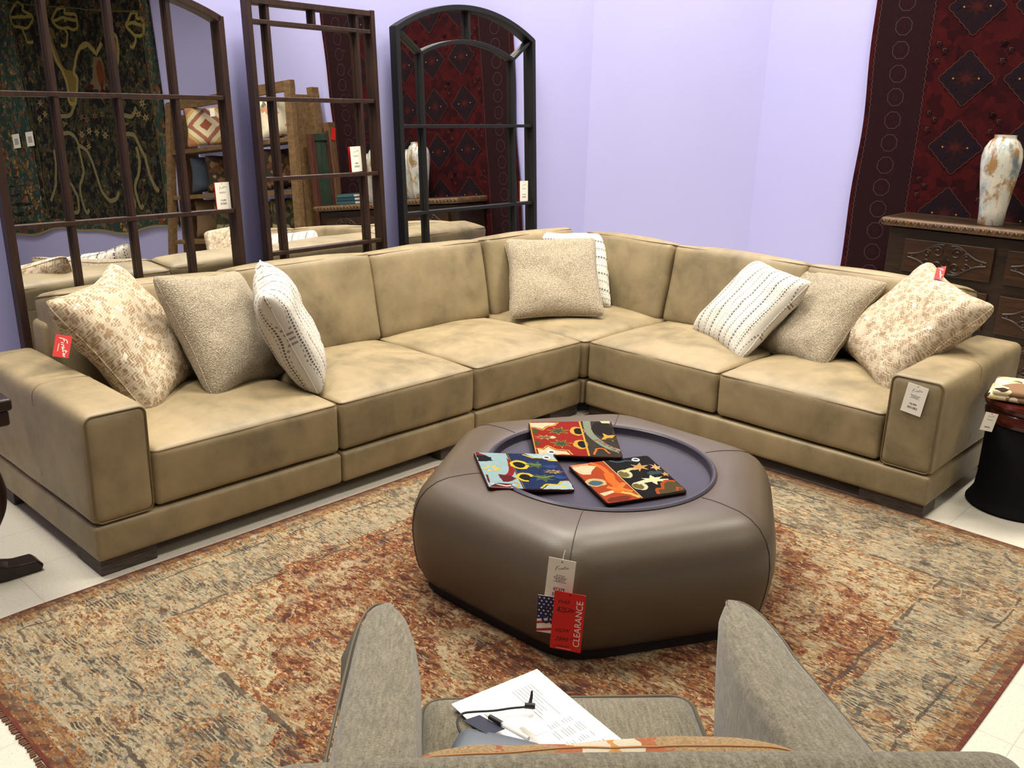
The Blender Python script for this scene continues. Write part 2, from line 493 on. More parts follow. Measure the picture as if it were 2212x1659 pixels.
# ------------------------------------------------------------------ throw pillows
def pillow_mesh(wd, ht, th, pinch=0.10, seed=0, N=34, wr=0.006, flop=None):
    b = MB(); top = {}; bot = {}
    def pt(u, v, sgn):
        x = wd / 2 * u * (1 - pinch * (1 - v * v) * u * u)
        y = ht / 2 * v * (1 - pinch * (1 - u * u) * v * v)
        z = sgn * th / 2 * (max(0, (1 - u ** 4) * (1 - v ** 4))) ** 0.55
        cr = 1 - 0.055 * (u * u * v * v) ** 4; x *= cr; y *= cr
        fall = max(0, (1 - u * u) * (1 - v * v))
        nv = mnoise.noise_vector(Vector((u * 1.6 + seed * 3.1, v * 1.6 - seed, sgn * 0.7)))
        z += nv.z * 0.022 * (0.25 + fall) + wr * mnoise.noise(Vector((u * 7 + seed, v * 4.5, sgn))) * (0.4 + fall)
        x += nv.x * 0.010; y += nv.y * 0.010
        if flop: z += flop(u, v)
        return (x, y, z)
    us = [math.sin(math.pi / 2 * (2 * i / N - 1)) * 0.55 + (2 * i / N - 1) * 0.45 for i in range(N + 1)]
    for i in range(N + 1):
        for j in range(N + 1):
            top[i, j] = b.addv([pt(us[i], us[j], 1)])
    for i in range(N + 1):
        for j in range(N + 1):
            if i in (0, N) or j in (0, N): bot[i, j] = top[i, j]
            else: bot[i, j] = b.addv([pt(us[i], us[j], -1)])
    for i in range(N):
        for j in range(N):
            b.face((top[i, j], top[i + 1, j], top[i + 1, j + 1], top[i, j + 1]))
            b.face((bot[i, j], bot[i, j + 1], bot[i + 1, j + 1], bot[i + 1, j]))
    edge = [top[i, 0] for i in range(N)] + [top[N, j] for j in range(N)] + [top[i, N] for i in range(N, 0, -1)] + [top[0, j] for j in range(N, 0, -1)]
    return b, [b.v[e] for e in edge]

def m_boucle():
    g = G('boucle_oatmeal')
    f = g.vor(230, feat='F1', out='Distance'); n = g.noise(150, 3, 0.7)
    col = g.ramp(n, [(0.32, lin((124, 112, 92))), (0.5, lin((157, 144, 121))), (0.68, lin((192, 179, 155)))])
    return g.out(col, 0.95, 0.1, bump=g.add(f, n), bstr=0.75, bdist=0.004, sheen=0.2)
def m_stripe():
    g = G('dashed_stripe_weave')
    x, y, z = g.sep(g.warp(g.co(), 14, 0.006))
    def stripe(period, off, wd, dash, duty, col, base):
        f = g.frac(g.math('DIVIDE', g.add(x, off + 10 * period), period))
        s_ = g.lt(g.ab(g.sub(f, 0.5)), wd / period / 2)
        dsh = g.lt(g.frac(g.mul(g.add(y, 3.0), dash)), duty)
        return g.mix(g.mul(s_, dsh), base, col)
    nz = g.noise(260, 2, 0.6)
    c = g.mix(nz, lin((190, 184, 170)), lin((214, 209, 196)))
    c = stripe(0.108, 0.0, 0.0085, 60, 0.70, lin((76, 70, 72)), c)
    c = stripe(0.108, 0.009, 0.0028, 90, 0.66, lin((104, 96, 94)), c)
    c = stripe(0.108, 0.054, 0.0050, 75, 0.62, lin((92, 84, 84)), c)
    c = stripe(0.036, 0.027, 0.0030, 55, 0.52, lin((126, 114, 106)), c)
    c = stripe(0.036, 0.0115, 0.0022, 44, 0.45, lin((140, 128, 118)), c)
    return g.out(c, 0.9, 0.12, bump=g.noise(320, 2, 0.6, g.mapv(scale=(1, 0.25, 1))), bstr=0.4, bdist=0.002, sheen=0.1)
def m_chevron(name, a, b_, rot=0.0):
    g = G(name)
    v = g.warp(g.mapv(rot=(0, 0, rot)), 7, 0.012)
    x, y, z = g.sep(v)
    zig = g.ab(g.sub(g.frac(g.mul(x, 36)), 0.5))
    s_ = g.frac(g.add(g.mul(y, 78), g.mul(zig, 2.0)))
    n1 = g.noise(16, 3, 0.6)
    wide = g.step(g.noise(9, 2, 0.5), 0.35, 0.6)
    line = g.mul(g.lt(s_, 0.42), g.step(n1, 0.36, 0.5))
    base = g.mix(g.step(g.noise(22, 3, 0.6), 0.35, 0.65), lin(a), lin(b_))
    c = g.mix(g.mul(line, 0.68), base, lin((206, 192, 166)))
    crack = g.lt(g.vor(16, g.warp(v, 24, 0.06), 'DISTANCE_TO_EDGE', 'Distance'), 0.022)
    c = g.mix(g.mul(crack, g.mul(g.step(g.noise(5, 2, 0.5), 0.44, 0.58), 0.6)), c, lin((220, 210, 188)))
    c = g.mix(g.mul(g.gt(g.vor(38, g.warp(v, 30, 0.03), 'F1', 'Distance'), 0.52), 0.45), c, lin((212, 200, 176)))
    c = g.mix(g.mul(g.gt(n1, 0.66), 0.7), c, lin((238, 228, 208)))
    return g.out(c, 0.9, 0.12, bump=g.add(line, g.noise(300, 2, 0.6)), bstr=0.4, bdist=0.002)
MBOU, MSTR = m_boucle(), m_stripe()
MCHE = m_chevron('chevron_tan', (158, 138, 106), (142, 114, 88), 0.78)
MCHE2 = m_chevron('chevron_gold', (160, 140, 112), (146, 124, 100), 0.2)

def pose(c, rows):
    m = Matrix(rows).to_4x4(); m.translation = Vector(c); return m
def pillow(name, label, mat, c, rows, size, th, seed, swap=False, group=None, welt=None, dn=0.0, **kw):
    m = pose(c, rows)
    if swap: m = m @ Matrix.Rotation(R_(90), 4, 'Z')
    m = m @ Matrix.Translation((0, 0, dn))
    b, edge = pillow_mesh(size, size, th, seed=seed, **kw)
    o = b.build(name, mat, smooth=True, angle=180, M=m)
    tag(o, label, 'pillow', group)
    e = MB(); e.tube(edge, 0.0028, 6, closed=True); e.build('seam', welt or mat, o, smooth=True)
    return o
PL = 'throw pillows on the sofa'
P1 = pillow('throw_pillow', 'tan chevron throw pillow with a red hang tag, tipped over the sofa arm', MCHE, (-2.106, 0.635, 0.640),
       [[0.439, 0.741, 0.508], [-0.393, 0.667, -0.633], [-0.808, 0.078, 0.584]], 0.595, 0.20, 1, group=PL, pinch=0.13, dn=0.0)
pillow('throw_pillow', 'oatmeal boucle throw pillow between the red-tagged chevron pillow and a striped pillow', MBOU, (-1.739, 0.557, 0.630),
       [[0.906, -0.129, 0.404], [0.408, 0.525, -0.747], [-0.115, 0.841, 0.528]], 0.56, 0.19, 2, group=PL, pinch=0.11)
pillow('throw_pillow', 'cream dashed-stripe throw pillow stood on edge, facing sideways', MSTR, (-1.547, 0.371, 0.655),
       [[-0.51, -0.411, -0.756], [-0.852, 0.117, 0.511], [-0.122, 0.904, -0.41]], 0.50, 0.18, 3, group=PL, pinch=0.10)
pillow('throw_pillow', 'oatmeal boucle throw pillow upright in the sofa corner, in front of a striped one', MBOU, (0.265, 0.459, 0.640),
       [[0.739, 0.436, -0.514], [-0.673, 0.521, -0.526], [0.038, 0.734, 0.678]], 0.540, 0.14, 4, group=PL, pinch=0.08)
pillow('throw_pillow', 'cream dashed-stripe throw pillow mostly hidden behind the boucle pillow in the corner', MSTR, (0.545, 0.590, 0.645),
       [[0.704, 0.465, -0.538], [-0.711, 0.448, -0.542], [-0.011, 0.764, 0.646]], 0.51, 0.12, 5, swap=True, group=PL, pinch=0.07)
pillow('throw_pillow', 'cream dashed-stripe throw pillow lying back in front of a rumpled boucle pillow', MSTR, (0.564, -0.611, 0.605),
       [[-0.501, 0.564, -0.656], [-0.864, -0.368, 0.344], [-0.047, 0.739, 0.672]], 0.535, 0.17, 6, group=PL, pinch=0.09)
pillow('throw_pillow', 'rumpled oatmeal boucle throw pillow between a striped and a gold chevron pillow', MBOU, (0.659, -0.919, 0.602),
       [[-0.341, 0.655, -0.674], [-0.939, -0.205, 0.275], [0.042, 0.727, 0.685]], 0.565, 0.18, 7, group=PL, pinch=0.10, wr=0.012)
P8 = pillow('throw_pillow', 'gold chevron throw pillow slumped on the sofa arm that has the white price tag', MCHE2, (0.59, -1.414, 0.648),
       [[-0.674, 0.405, -0.618], [-0.722, -0.541, 0.433], [-0.159, 0.737, 0.657]], 0.605, 0.21, 8, group=PL, pinch=0.13, wr=0.012)

# ------------------------------------------------------------------ hexagonal ottoman
def m_otto():
    g = G('brown_leather')
    n = g.noise(260, 3, 0.6); b_ = g.noise(5, 3, 0.5)
    col = g.mix(b_, lin((76, 65, 51)), lin((88, 75, 59)))
    return g.out(col, 0.40, 0.5, bump=n, bstr=0.12, bdist=0.002)
MO = m_otto()
MTRAY = plain('tray_lacquer', (50, 45, 56), 0.40, 0.5, var=0.08)
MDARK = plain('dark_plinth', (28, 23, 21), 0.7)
OC = Vector((-1.28, -1.11, 0)); OROT = R_(0.5)
ott = thing('ottoman', 'brown leather hexagonal ottoman with a round tray sunk in its top', 'ottoman', OC)
def hexr(t):
    p = 16
    return sum(max(0, math.cos(t - R_(60 * k) - OROT)) ** p for k in range(6)) ** (-1 / p)
def oprof(t):
    ap = hexr(t)
    pr = [(0.0, 0.392, 0.398), (0.0, 0.405, 0.404), (0.35, 0.425, 0.406), (0.7, 0.442, 0.406), (1.0, 0.452, 0.404), (1, 0.490, 0.400), (1, 0.525, 0.388), (1, 0.555, 0.366), (1, 0.578, 0.335),
          (1, 0.592, 0.295), (1, 0.598, 0.25), (1, 0.598, 0.205), (1, 0.593, 0.16), (1, 0.586, 0.115), (1, 0.576, 0.078), (1, 0.564, 0.052), (1, 0.54, 0.042)]
    return [(a * ((1 - f) + f * ap), z) for f, a, z in pr]
b = MB(); NT = 144; rings = []
for i in range(NT):
    t = 2 * math.pi * i / NT
    rings.append(b.addv([(r * math.cos(t), r * math.sin(t), z) for r, z in oprof(t)]))
nP = len(oprof(0))
for i in range(NT):
    for j in range(nP - 1):
        a, c = rings[i], rings[(i + 1) % NT]
        b.face((a + j, c + j, c + j + 1, a + j + 1))
uph = b.build('upholstery', MO, ott, smooth=True, angle=80)
MO_SEAM = plain('brown_seam', (58, 48, 42), 0.6)
for k in range(6):
    t = R_(30 + 60 * k) + OROT
    e = MB(); e.tube([((r + 0.0002) * math.cos(t), (r + 0.0002) * math.sin(t), z + 0.0005) for r, z in oprof(t)[1:-2]], 0.0016, 6); e.build('seam', MO_SEAM, uph, smooth=True)
b = MB(); b.lathe([(0.0, 0.376), (0.366, 0.376), (0.374, 0.378), (0.377, 0.383), (0.378, 0.404), (0.383, 0.409), (0.390, 0.409), (0.396, 0.404), (0.397, 0.33), (0.0, 0.33)], 96, caps=False)
b.build('tray', MTRAY, ott, smooth=True, angle=35)
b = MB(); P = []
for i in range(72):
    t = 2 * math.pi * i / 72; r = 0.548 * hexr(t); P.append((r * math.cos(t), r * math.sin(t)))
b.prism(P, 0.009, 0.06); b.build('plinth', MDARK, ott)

# ------------------------------------------------------------------ rug samples on the ottoman
CLR = {}
def cmat(c, rough=0.95):
    if c not in CLR:
        g = G('wool_%d_%d_%d' % c)
        n = g.noise(420, 2, 0.7); big = g.noise(40, 3, 0.6)
        a = tuple(v * 0.62 for v in lin(c))
        col = g.mix(g.add(g.mul(n, 0.6), g.mul(big, 0.4)), tuple(v * 0.6 for v in a), tuple(min(1, v * 1.25 + 0.004) for v in a))
        CLR[c] = g.out(col, rough, 0.1, bump=n, bstr=0.5, bdist=0.002)
    return CLR[c]
def blob(cx, cy, rx, ry, n=14, seed=0, jag=0.0, rot=0):
    P = []
    for i in range(n):
        a = 2 * math.pi * i / n; k = 1 + jag * mnoise.noise(Vector((math.cos(a) * 2 + seed, math.sin(a) * 2, seed * 1.7)))
        x, y = rx * k * math.cos(a), ry * k * math.sin(a); P.append((cx + x * math.cos(rot) - y * math.sin(rot), cy + x * math.sin(rot) + y * math.cos(rot)))
    return P
def leafy(cx, cy, rx, ry, pts=5, rot=0):
    P = []
    for i in range(pts * 2):
        a = math.pi * i / pts + rot; k = 1.0 if i % 2 == 0 else 0.42
        P.append((cx + rx * k * math.cos(a), cy + ry * k * math.sin(a)))
    return P
def ragged(P, step, amp, closed=True):
    if not amp: return P
    out = []
    m = len(P)
    for i in range(m if closed else m - 1):
        a, c = Vector(P[i]), Vector(P[(i + 1) % m]); k = max(1, min(12, int((c - a).length / step)))
        out += [a.lerp(c, t / k) for t in range(k)]
    if not closed: out.append(Vector(P[-1]))
    r = []
    for q in out:
        nv = mnoise.noise_vector(Vector((q.x * 0.55 / step, q.y * 0.55 / step, 0.3))) ; r.append((q.x + nv.x * amp, q.y + nv.y * amp))
    return r
class Motif:
    """one mesh of a textile: base patch plus woven motifs laid on it"""
    def __init__(s, fn, lift=0.0006, gap=0.00004, step=0.028, amp=0.014):
        s.b = MB(); s.fn = fn; s.mats = []; s.lift = lift; s.gap = gap; s.step = step; s.amp = amp; s.lay = 0; s.b.flat = True
    def mat(s, c):
        m = c if isinstance(c, bpy.types.Material) else cmat(c)
        if m not in s.mats: s.mats.append(m)
        s.b.cur = s.mats.index(m)
    def fill(s, pts, c):
        s.mat(c); s.lay += 1
        if len(pts) > 4: pts = ragged(pts, s.step, s.amp)
        P = [s.fn(x, y, s.lift + s.gap * s.lay) for x, y in pts]
        # fan from the centroid keeps concave leaves tidy
        cx = sum(p[0] for p in pts) / len(pts); cy = sum(p[1] for p in pts) / len(pts)
        k = s.b.addv([s.fn(cx, cy, s.lift + s.gap * s.lay)] + P); n = len(P)
        for i in range(n): s.b.face((k, k + 1 + i, k + 1 + (i + 1) % n))
    def line(s, pts, wd, c, closed=False):
        s.mat(c); s.lay += 1
        h = s.lift + s.gap * s.lay
        if len(pts) > 2 and not closed and not isinstance(wd, list): pts = ragged(pts, s.step, s.amp, False)
        s.b.ribbon(pts, wd, lambda x, y: s.fn(x, y, h), closed)
def smooth_line(P, n=6):
    out = []
    for i in range(len(P) - 1):
        p0, p1, p2, p3 = (Vector(P[max(0, min(len(P) - 1, i + k))]) for k in (-1, 0, 1, 2))
        for t in range(n):
            t /= n
            q = 0.5 * ((2 * p1) + (p2 - p0) * t + (2 * p0 - 5 * p1 + 4 * p2 - p3) * t * t + (3 * p1 - p0 - 3 * p2 + p3) * t ** 3); out.append((q.x, q.y))
    return out + [tuple(P[-1])]

def patch(corners, th=0.008, sag=0.0):
    TL, TR, BR, BL = (Vector(c) for c in corners)
    nrm = ((TR - BL).cross(TL - BL)).normalized()
    if nrm.z < 0: nrm = -nrm
    def fn(u, v, h=0.0):
        rr = 0.045; u = min(1, max(0, u)); v = min(1, max(0, v))
        qu, qv = min(1 - rr, max(rr, u)), min(1 - rr, max(rr, v)); du, dv = u - qu, v - qv; l = math.hypot(du, dv)
        if l > rr: u, v = qu + du / l * rr, qv + dv / l * rr
        p = (BL * (1 - u) + BR * u) * (1 - v) + (TL * (1 - u) + TR * u) * v
        return tuple(p + nrm * (th + h - sag * 4 * u * (1 - u) * 0.5))
    return fn, nrm
def sample(label, corners, base, draw, grom, sag=0.0):
    fn, nrm = patch(corners, sag=sag)
    m = Motif(fn)
    m.mat(base)
    N = 24; idx = {}
    rc = lambda i, j: (i / N, j / N)
    for i in range(N + 1):
        for j in range(N + 1):
            u, v = i / N, j / N
            idx[i, j, 1] = m.b.addv([fn(u, v, 0)]); idx[i, j, 0] = m.b.addv([fn(u, v, -0.007)])
    for i in range(N):
        for j in range(N):
            m.b.face((idx[i, j, 1], idx[i + 1, j, 1], idx[i + 1, j + 1, 1], idx[i, j + 1, 1]))
            m.b.face((idx[i, j, 0], idx[i, j + 1, 0], idx[i + 1, j + 1, 0], idx[i + 1, j, 0]))
    ed = [(i, 0) for i in range(N)] + [(N, j) for j in range(N)] + [(i, N) for i in range(N, 0, -1)] + [(0, j) for j in range(N, 0, -1)]
    for a, c in zip(ed, ed[1:] + ed[:1]):
        m.b.face((idx[a[0], a[1], 0], idx[c[0], c[1], 0], idx[c[0], c[1], 1], idx[a[0], a[1], 1]))
    draw(m)
    o = m.b.build('rug_sample', m.mats)
    tag(o, label, 'rug sample')
    for gu, gv in grom:
        b = MB(); c = Vector(fn(gu, gv, 0.002)); x = Vector((1, 0, 0)); x = (x - nrm * x.dot(nrm)).normalized(); y = nrm.cross(x)
        b.tube([c + (x * math.cos(t) + y * math.sin(t)) * 0.0115 for t in [2 * math.pi * i / 20 for i in range(20)]], 0.0036, 8, closed=True)
        b.build('grommet', M_CHROME, o, smooth=True)
        m2 = MB(); m2.poly([c + (x * math.cos(t) + y * math.sin(t)) * 0.0088 + nrm * 0.0026 for t in [2 * math.pi * i / 16 for i in range(16)]]); m2.build('eyelet', MDARK, o)
    return o
M_CHROME = plain('nickel', (226, 224, 216), 0.35, 0.6, metal=0.2, var=0.03)
CREAM, GOLD, REDW, MAROON, NAVY, BLK, SKY, OLIVE, LEAF, ORANGE, RUST, TANW, SAGE = (212, 196, 158), (206, 158, 62), (150, 34, 24), (96, 22, 26), (28, 44, 82), (22, 20, 22), (150, 178, 180), (110, 96, 52), (62, 78, 50), (222, 112, 44), (168, 66, 30), (196, 146, 88), (134, 140, 118)
def d1(m):
    m.fill([(0.01, 0.01), (0.62, 0.01), (0.62, 0.99), (0.01, 0.99)], REDW)
    m.fill([(0.63, 0.01), (0.99, 0.01), (0.99, 0.99), (0.63, 0.99)], (58, 52, 44))
    m.fill([(0.02, 0.97), (0.34, 0.97), (0.30, 0.9), (0.2, 0.86), (0.15, 0.76), (0.09, 0.82), (0.02, 0.84)], CREAM)
    m.line([(0.02, 0.82), (0.08, 0.80), (0.15, 0.73), (0.21, 0.84), (0.31, 0.88), (0.36, 0.97)], 0.018, GOLD)
    m.fill([(0.05, 0.03), (0.40, 0.03), (0.37, 0.12), (0.24, 0.14), (0.17, 0.24), (0.11, 0.15), (0.04, 0.17)], CREAM)
    m.line([(0.02, 0.18), (0.11, 0.18), (0.17, 0.27), (0.25, 0.17), (0.39, 0.15), (0.44, 0.03)], 0.018, GOLD)
    for cy in (0.70, 0.32):
        m.fill(blob(0.555, cy, 0.085, 0.13, 16), GOLD); m.fill(blob(0.575, cy, 0.058, 0.095, 16), BLK)
        m.fill(leafy(0.33, cy + 0.01, 0.14, 0.13, 7, 0.2), GOLD); m.fill(leafy(0.33, cy + 0.01, 0.125, 0.115, 7, 0.2), LEAF)
    m.fill(leafy(0.05, 0.70, 0.07, 0.12, 5), LEAF); m.fill(leafy(0.05, 0.34, 0.07, 0.1, 5), LEAF)
    m.fill(leafy(0.16, 0.51, 0.15, 0.085, 9), (186, 134, 84)); m.fill(blob(0.15, 0.51, 0.07, 0.03), OLIVE); m.fill(blob(0.25, 0.515, 0.03, 0.035), CREAM)
    m.line([(0.615, 0.01), (0.615, 0.99)], 0.022, GOLD)
    m.line(smooth_line([(0.70, 1.0), (0.69, 0.80), (0.70, 0.62), (0.76, 0.44), (0.86, 0.26), (1.0, 0.14)]), [0.09] * 30 + [0.12], SAGE)
    m.fill(blob(0.86, 0.76, 0.13, 0.20, 16, 3, 0.2), (34, 28, 26))
    m.fill([(0.86, 0.99), (0.98, 0.99), (0.98, 0.92), (0.88, 0.93)], CREAM)
    m.fill(leafy(0.90, 0.52, 0.11, 0.13, 4, 0.5), GOLD); m.fill(blob(0.93, 0.47, 0.06, 0.04), (70, 58, 44))
    for i in range(16): m.fill(leafy(0.74 + 0.015 * i + 0.01 * (i % 3), 0.44 - 0.021 * i + 0.03 * (i % 2), 0.018, 0.02, 4), (148, 62, 52))
    m.line(smooth_line([(0.68, 0.04), (0.72, 0.18), (0.80, 0.20), (0.86, 0.08)]), 0.025, ORANGE)
    m.line([(0.01, 0.01), (0.01, 0.99)], 0.02, GOLD)
def d2(m):
    m.fill([(0.01, 0.01), (0.40, 0.01), (0.40, 0.99), (0.01, 0.99)], SKY)
    m.fill([(0.42, 0.01), (0.99, 0.01), (0.99, 0.99), (0.42, 0.99)], NAVY)
    m.fill([(0.02, 0.985), (0.24, 0.985), (0.22, 0.90), (0.02, 0.90)], (120, 30, 32))
    m.fill([(0.02, 0.90), (0.27, 0.92), (0.33, 0.80), (0.24, 0.75), (0.02, 0.72)], BLK)
    m.line(smooth_line([(0.27, 0.99), (0.36, 0.84), (0.39, 0.66), (0.37, 0.50), (0.31, 0.36), (0.2, 0.3)]), [0.05] * 12 + [0.07] * 30, (140, 28, 34))
    m.fill([(0.03, 0.34), (0.18, 0.37), (0.33, 0.34), (0.38, 0.26), (0.26, 0.17), (0.10, 0.16), (0.03, 0.12)], MAROON)
    m.fill(leafy(0.14, 0.53, 0.13, 0.12, 6), (214, 186, 66)); m.fill(leafy(0.12, 0.53, 0.08, 0.07, 5), SKY)
    m.fill([(0.02, 0.02), (0.26, 0.02), (0.30, 0.12), (0.12, 0.13)], MAROON); m.line([(0.06, 0.10), (0.22, 0.06), (0.33, 0.10)], 0.03, (214, 202, 190))
    m.line(smooth_line([(0.33, 0.02), (0.37, 0.11), (0.33, 0.18)]), 0.02, GOLD)
    m.line([(0.415, 0.01), (0.415, 0.99)], 0.014, OLIVE)
    for cy in (0.66, 0.31):
        m.fill(blob(0.50, cy, 0.115, 0.125, 18), (218, 184, 50)); m.fill(blob(0.49, cy, 0.075, 0.085, 16), BLK)
        m.fill(leafy(0.70, cy, 0.16, 0.12, 7, 0.3), (72, 92, 58)); m.line([(0.58, cy + 0.05), (0.70, cy), (0.84, cy + 0.06)], 0.018, (128, 142, 92))
    m.fill(leafy(0.86, 0.48, 0.13, 0.07, 9), (184, 150, 108)); m.fill(blob(0.85, 0.48, 0.06, 0.025), OLIVE)
    m.fill(blob(0.86, 0.62, 0.09, 0.05, 12, 4, 0.3), (40, 66, 120)); m.fill(blob(0.90, 0.33, 0.08, 0.05, 12, 5, 0.3), (40, 66, 120))
    for sg, y0_ in ((1, 0.99), (-1, 0.01)):
        f = lambda dx, dy: (dx, y0_ - sg * dy)
        m.fill([f(0.62, 0.0), f(0.985, 0.0), f(0.985, 0.20), f(0.90, 0.19), f(0.84, 0.11), f(0.73, 0.12)], (170, 192, 192))
        m.line([f(0.60, 0.02), f(0.70, 0.13), f(0.83, 0.12), f(0.88, 0.20), f(0.985, 0.21)], 0.026, (214, 182, 52))
        m.fill(leafy(0.88, y0_ - sg * 0.07, 0.05, 0.05, 5), (214, 190, 90))
def d3(m):
    m.fill([(0.01, 0.01), (0.42, 0.01), (0.42, 0.99), (0.01, 0.99)], RUST)
    m.fill([(0.44, 0.01), (0.99, 0.01), (0.99, 0.99), (0.44, 0.99)], BLK)
    m.line(smooth_line([(0.26, 0.99), (0.34, 0.84), (0.34, 0.66), (0.30, 0.50), (0.30, 0.34), (0.22, 0.2)]), [0.06] * 12 + [0.11] * 30, (226, 110, 40))
    m.fill([(0.02, 0.98), (0.24, 0.98), (0.22, 0.93), (0.03, 0.93)], (224, 140, 92))
    m.fill([(0.02, 0.93), (0.22, 0.93), (0.30, 0.88), (0.21, 0.80), (0.15, 0.70), (0.06, 0.72), (0.02, 0.80)], CREAM)
    m.fill(blob(0.11, 0.50, 0.12, 0.10, 14, 2, 0.25), (200, 172, 118)); m.fill(blob(0.10, 0.48, 0.08, 0.065, 12), (74, 98, 110))
    m.fill([(0.03, 0.24), (0.2, 0.27), (0.2, 0.22), (0.05, 0.17)], CREAM)
    for a, c in (((0.30, 0.30), (0.41, 0.40)), ((0.30, 0.28), (0.40, 0.18)), ((0.28, 0.24), (0.18, 0.36))): m.line([a, c], 0.06, (230, 124, 50))
    m.line([(0.28, 0.2), (0.36, 0.13), (0.41, 0.03)], 0.05, (216, 176, 92)); m.fill(blob(0.18, 0.07, 0.14, 0.05, 12, 7, 0.3), (120, 44, 24))
    m.line([(0.43, 0.01), (0.43, 0.99)], 0.014, (224, 160, 110))
    m.fill(blob(0.52, 0.60, 0.085, 0.11, 14), (196, 196, 150)); m.fill(blob(0.50, 0.60, 0.06, 0.085), OLIVE)
    m.fill(blob(0.54, 0.27, 0.09, 0.10, 14), (206, 204, 160)); m.fill(blob(0.52, 0.27, 0.06, 0.075), OLIVE)
    m.line([(0.52, 0.66), (0.64, 0.70), (0.74, 0.70)], 0.055, (206, 196, 140)); m.fill(leafy(0.76, 0.72, 0.13, 0.12, 6, 0.1), TANW)
    m.line([(0.54, 0.34), (0.66, 0.37), (0.80, 0.36)], 0.06, (222, 214, 166)); m.fill(leafy(0.76, 0.37, 0.15, 0.13, 6, 0.4), (220, 210, 164)); m.line([(0.8, 0.36), (0.93, 0.33)], 0.03, (222, 214, 166))
    m.fill(leafy(0.94, 0.66, 0.07, 0.11, 6), (206, 166, 108)); m.fill(blob(0.86, 0.53, 0.10, 0.045, 14, 3, 0.4), (52, 70, 76)); m.fill(leafy(0.96, 0.46, 0.05, 0.07, 5), TANW)
    m.line(smooth_line([(0.50, 0.97), (0.58, 0.90), (0.70, 0.92), (0.80, 0.86), (0.86, 0.93)]), 0.026, (70, 92, 100))
    m.fill([(0.66, 0.03), (0.985, 0.03), (0.985, 0.24), (0.90, 0.30), (0.80, 0.24), (0.74, 0.15), (0.68, 0.14)], (84, 70, 40))
    m.line([(0.64, 0.04), (0.69, 0.16), (0.76, 0.14), (0.81, 0.26), (0.90, 0.31), (0.98, 0.26)], 0.04, (172, 76, 34)); m.line([(0.88, 0.05), (0.93, 0.13), (0.98, 0.08)], 0.03, (172, 76, 34))
sample('red rug sample with a dark end, farthest of the three from the clearance tag', ((-1.188, -0.684, 0.41), (-0.94, -0.891, 0.41), (-1.173, -1.127, 0.39), (-1.387, -0.9, 0.392)), (70, 30, 26), d1, [(0.19, 0.06)])
sample('blue rug sample with yellow ovals, lapping over the tray rim', ((-1.562, -0.765, 0.41), (-1.34, -0.945, 0.396), (-1.497, -1.178, 0.378), (-1.742, -1.018, 0.41)), (74, 30, 34), d2, [(0.875, 0.855)], sag=0.004)
sample('black and orange rug sample lying in the round tray', ((-1.359, -1.027, 0.382), (-1.065, -1.155, 0.378), (-1.234, -1.438, 0.378), (-1.513, -1.321, 0.382)), (46, 26, 18), d3, [(0.80, 0.90)])

# ------------------------------------------------------------------ price tags
MPAPER = plain('tag_card', (236, 231, 216), 0.6, 0.3, var=0.02)
MRED = plain('red_card', (206, 40, 34), 0.55, 0.3, var=0.04)
MINK = plain('print_ink', (74, 70, 70), 0.7, var=0.05)
MBLACKINK = plain('marker_ink', (36, 14, 14), 0.6, var=0.05)
MWINK = plain('white_print', (240, 228, 220), 0.6, var=0.02)
MBLUE = plain('flag_blue', (26, 34, 84), 0.55, var=0.05)
MSTRING = plain('tag_thread', (214, 205, 186), 0.7)
def text_polys(s, size, M, shear=0.0, bold=0.0, align='CENTER', sx=1.0):
    cu = bpy.data.curves.new('t', 'FONT'); cu.body = s; cu.size = size; cu.shear = shear; cu.align_x = align; cu.align_y = 'CENTER'; cu.offset = bold
    cu.resolution_u = 3
    o = bpy.data.objects.new('t', cu); COL.objects.link(o)
    dg = bpy.context.evaluated_depsgraph_get(); me = bpy.data.meshes.new_from_object(o.evaluated_get(dg))
    V = [M @ Vector((v.co.x * sx, v.co.y, v.co.z)) for v in me.vertices]; Fc = [tuple(p.vertices) for p in me.polygons]
    bpy.data.objects.remove(o); bpy.data.curves.remove(cu); bpy.data.meshes.remove(me)
    return V, Fc
def put_text(b, *a, **k):
    V, Fc = text_polys(*a, **k); i = b.addv(V)
    for f in Fc: b.face([i + q for q in f])
LOGO = [[(-0.42, -0.16), (-0.34, 0.04), (-0.26, 0.16), (-0.12, 0.17)], [(-0.38, 0.02), (-0.22, 0.05)], [(-0.20, -0.10), (-0.15, 0.02)], [(-0.10, -0.10), (-0.06, 0.01), (-0.02, -0.01)],
        [(0.0, -0.02), (0.05, 0.03), (0.03, -0.07), (0.10, -0.04)], [(0.12, 0.02), (0.10, -0.06), (0.17, -0.04)], [(0.25, 0.15), (0.20, -0.04), (0.27, -0.02)], [(0.18, 0.06), (0.32, 0.09)],
        [(0.40, 0.04), (0.33, 0.0), (0.35, -0.05), (0.42, 0.0), (0.43, -0.05), (0.50, 0.03)]]
def logo(b, M, sc, wd=0.026):
    for st in LOGO:
        P = [(x * sc, y * sc) for x, y in smooth_line(st, 4)]
        b.ribbon(P, wd * sc, lambda x, y: M @ Vector((x, y, 0)))
